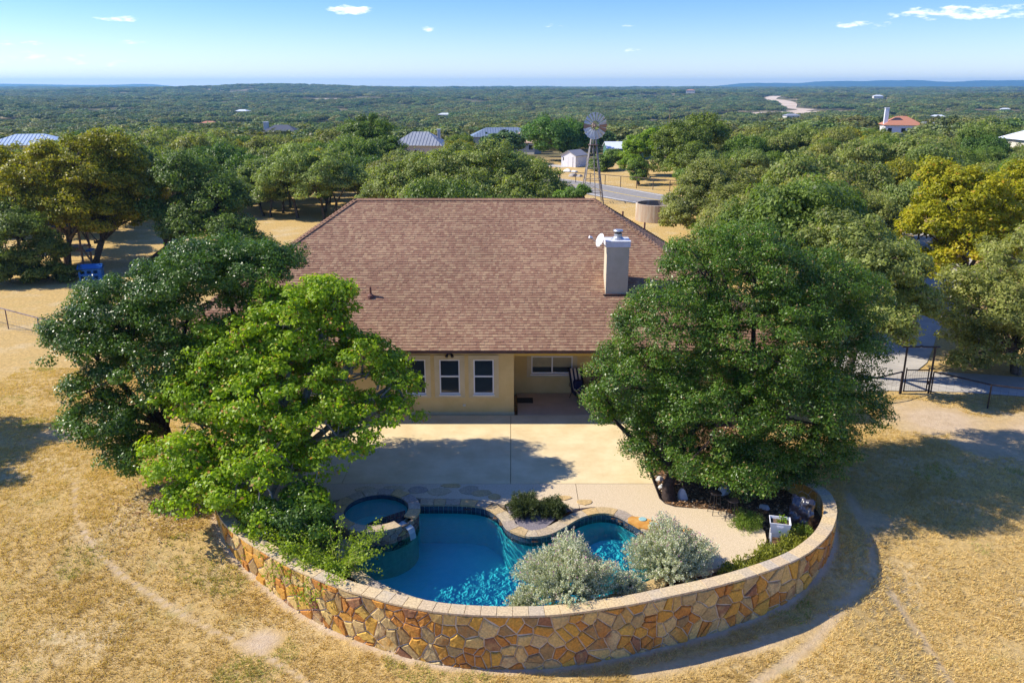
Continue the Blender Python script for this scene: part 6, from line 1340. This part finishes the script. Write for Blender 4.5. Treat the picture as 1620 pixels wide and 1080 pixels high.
# fallen leaves under the right oak and beneath the left oaks
def scatter_leaves(name, n_, fn, s0, s1, key='litter'):
    P = []
    while len(P) < n_:
        q = fn()
        if q: P.append(q)
    P = np.array(P); nr = unit(n_)*.5+np.array([0, 0, 1.]); nr /= np.linalg.norm(nr, axis=1, keepdims=True); a = np.cross(nr, unit(n_)); a /= np.linalg.norm(a, axis=1, keepdims=True); c = np.cross(nr, a); s = rng.uniform(s0, s1, n_)[:, None]
    V = np.stack([P-a*s*.5, P+c*s*.35, P+a*s*.5, P-c*s*.35], 1); return tag(link(bpy.data.objects.new(name, quads_mesh(name, V, LEAF[key], rng.uniform(0, 1, n_)))), kind='stuff')
def under_right():
    x, y = random.uniform(4.9, 10.2), random.uniform(22.8, 31)
    if (x < 7.9 and y < 24.1 and y < 24.1-(x-5)*.3+.4) or math.hypot(x-.6, y-27) > 9.6: return None
    return (x, y, -.12+random.uniform(0, .03))
scatter_leaves('leaf_litter', 9000, under_right, .05, .11)
def under_left():
    x, y = random.gauss(-10.8, 1.3), random.gauss(24.6, 1.2)
    if inside(COURT, np.array(x), np.array(y)): return None
    return (x, y, float(lawn_z(np.array(x), np.array(y)))+random.uniform(.02, .05))
scatter_leaves('leaf_litter', 2500, under_left, .04, .09)
# ------------------------------------------------------------------ short dry grass, tuft by tuft
def grass():
    N = 52000; r = np.random.default_rng(5)
    X = r.uniform(-24, 24, N*3); Y = 13+25*r.random(N*3)**1.35; vis = (np.abs(X) < .66*Y+3) & ~inside(COURT+[(9.5, 46), (-10, 46)], X, Y) & (bare_mask(X, Y)+.25*vnoise(X, Y, 1.1, 3) < .42)
    dw = segdist([(p.x, p.y) for p in OUT[::6]], X, Y); vis &= dw > .16; vis &= (vnoise(X, Y, 2.2, 22)+r.uniform(-.5, .5, len(X)) > -.38)
    vis &= ~((X > 13.3) & (Y > 34.2)) & ~((Y > 31.5) & (X > -15.5) & (X < 12))
    X, Y = X[vis][:N], Y[vis][:N]; Z = lawn_z(X, Y)+.018*vnoise(X, Y, 2.2, 5)+.03*vnoise(X, Y, .6, 6); n_ = len(X); B_ = 9
    tl = vnoise(X, Y, .5, 30)*.22+vnoise(X, Y, 2.5, 31)*.2+.45; hh = .05+.03*vnoise(X, Y, 1.5, 33)+r.uniform(-.015, .035, n_)
    X, Y, Z, tl, hh = (np.repeat(q, B_) for q in (X, Y, Z, tl, hh)); m = len(X); rad = r.uniform(0, .085, m); an = r.uniform(0, 6.28, m); bx, by = X+rad*np.cos(an), Y+rad*np.sin(an)
    a2 = r.uniform(0, 6.28, m); wx, wy = np.cos(a2)*.011, np.sin(a2)*.011; ln = r.uniform(.2, 1.1, m)*hh*1.3; tx, ty = bx+np.cos(an)*ln*1.1+.02, by+np.sin(an)*ln*1.1
    V = np.stack([np.stack([bx-wx, by-wy, Z-.01], 1), np.stack([bx+wx, by+wy, Z-.01], 1), np.stack([tx, ty, Z+np.maximum(.015, hh*r.uniform(.5, 1.25, m))], 1)], 1)
    t = np.clip(tl+r.normal(0, .16, m), 0, .9); g_ = (vnoise(X, Y, .9, 40) > .38) & (r.random(m) < .5); t[g_] = .995
    tag(link(bpy.data.objects.new('dry_grass', quads_mesh('dry_grass', V, LEAF['straw'], t, nv=3))), kind='stuff')
grass()
# ------------------------------------------------------------------ air
HZB = MB().box(-8200, 8200, -300, 10200, -28, 82)
hz = HZB.build('haze', None); hm = bpy.data.materials.new('haze'); hm.use_nodes = True; n, l = hm.node_tree.nodes, hm.node_tree.links; n.remove(n['Principled BSDF'])
pv = n.new('ShaderNodeVolumePrincipled'); pv.inputs['Color'].default_value = (.28, .62, 1, 1); pv.inputs['Density'].default_value = 1.15e-4; pv.inputs['Anisotropy'].default_value = .2; l.new(pv.outputs[0], n['Material Output'].inputs['Volume'])
hz.data.materials.append(hm); tag(hz, kind='stuff')
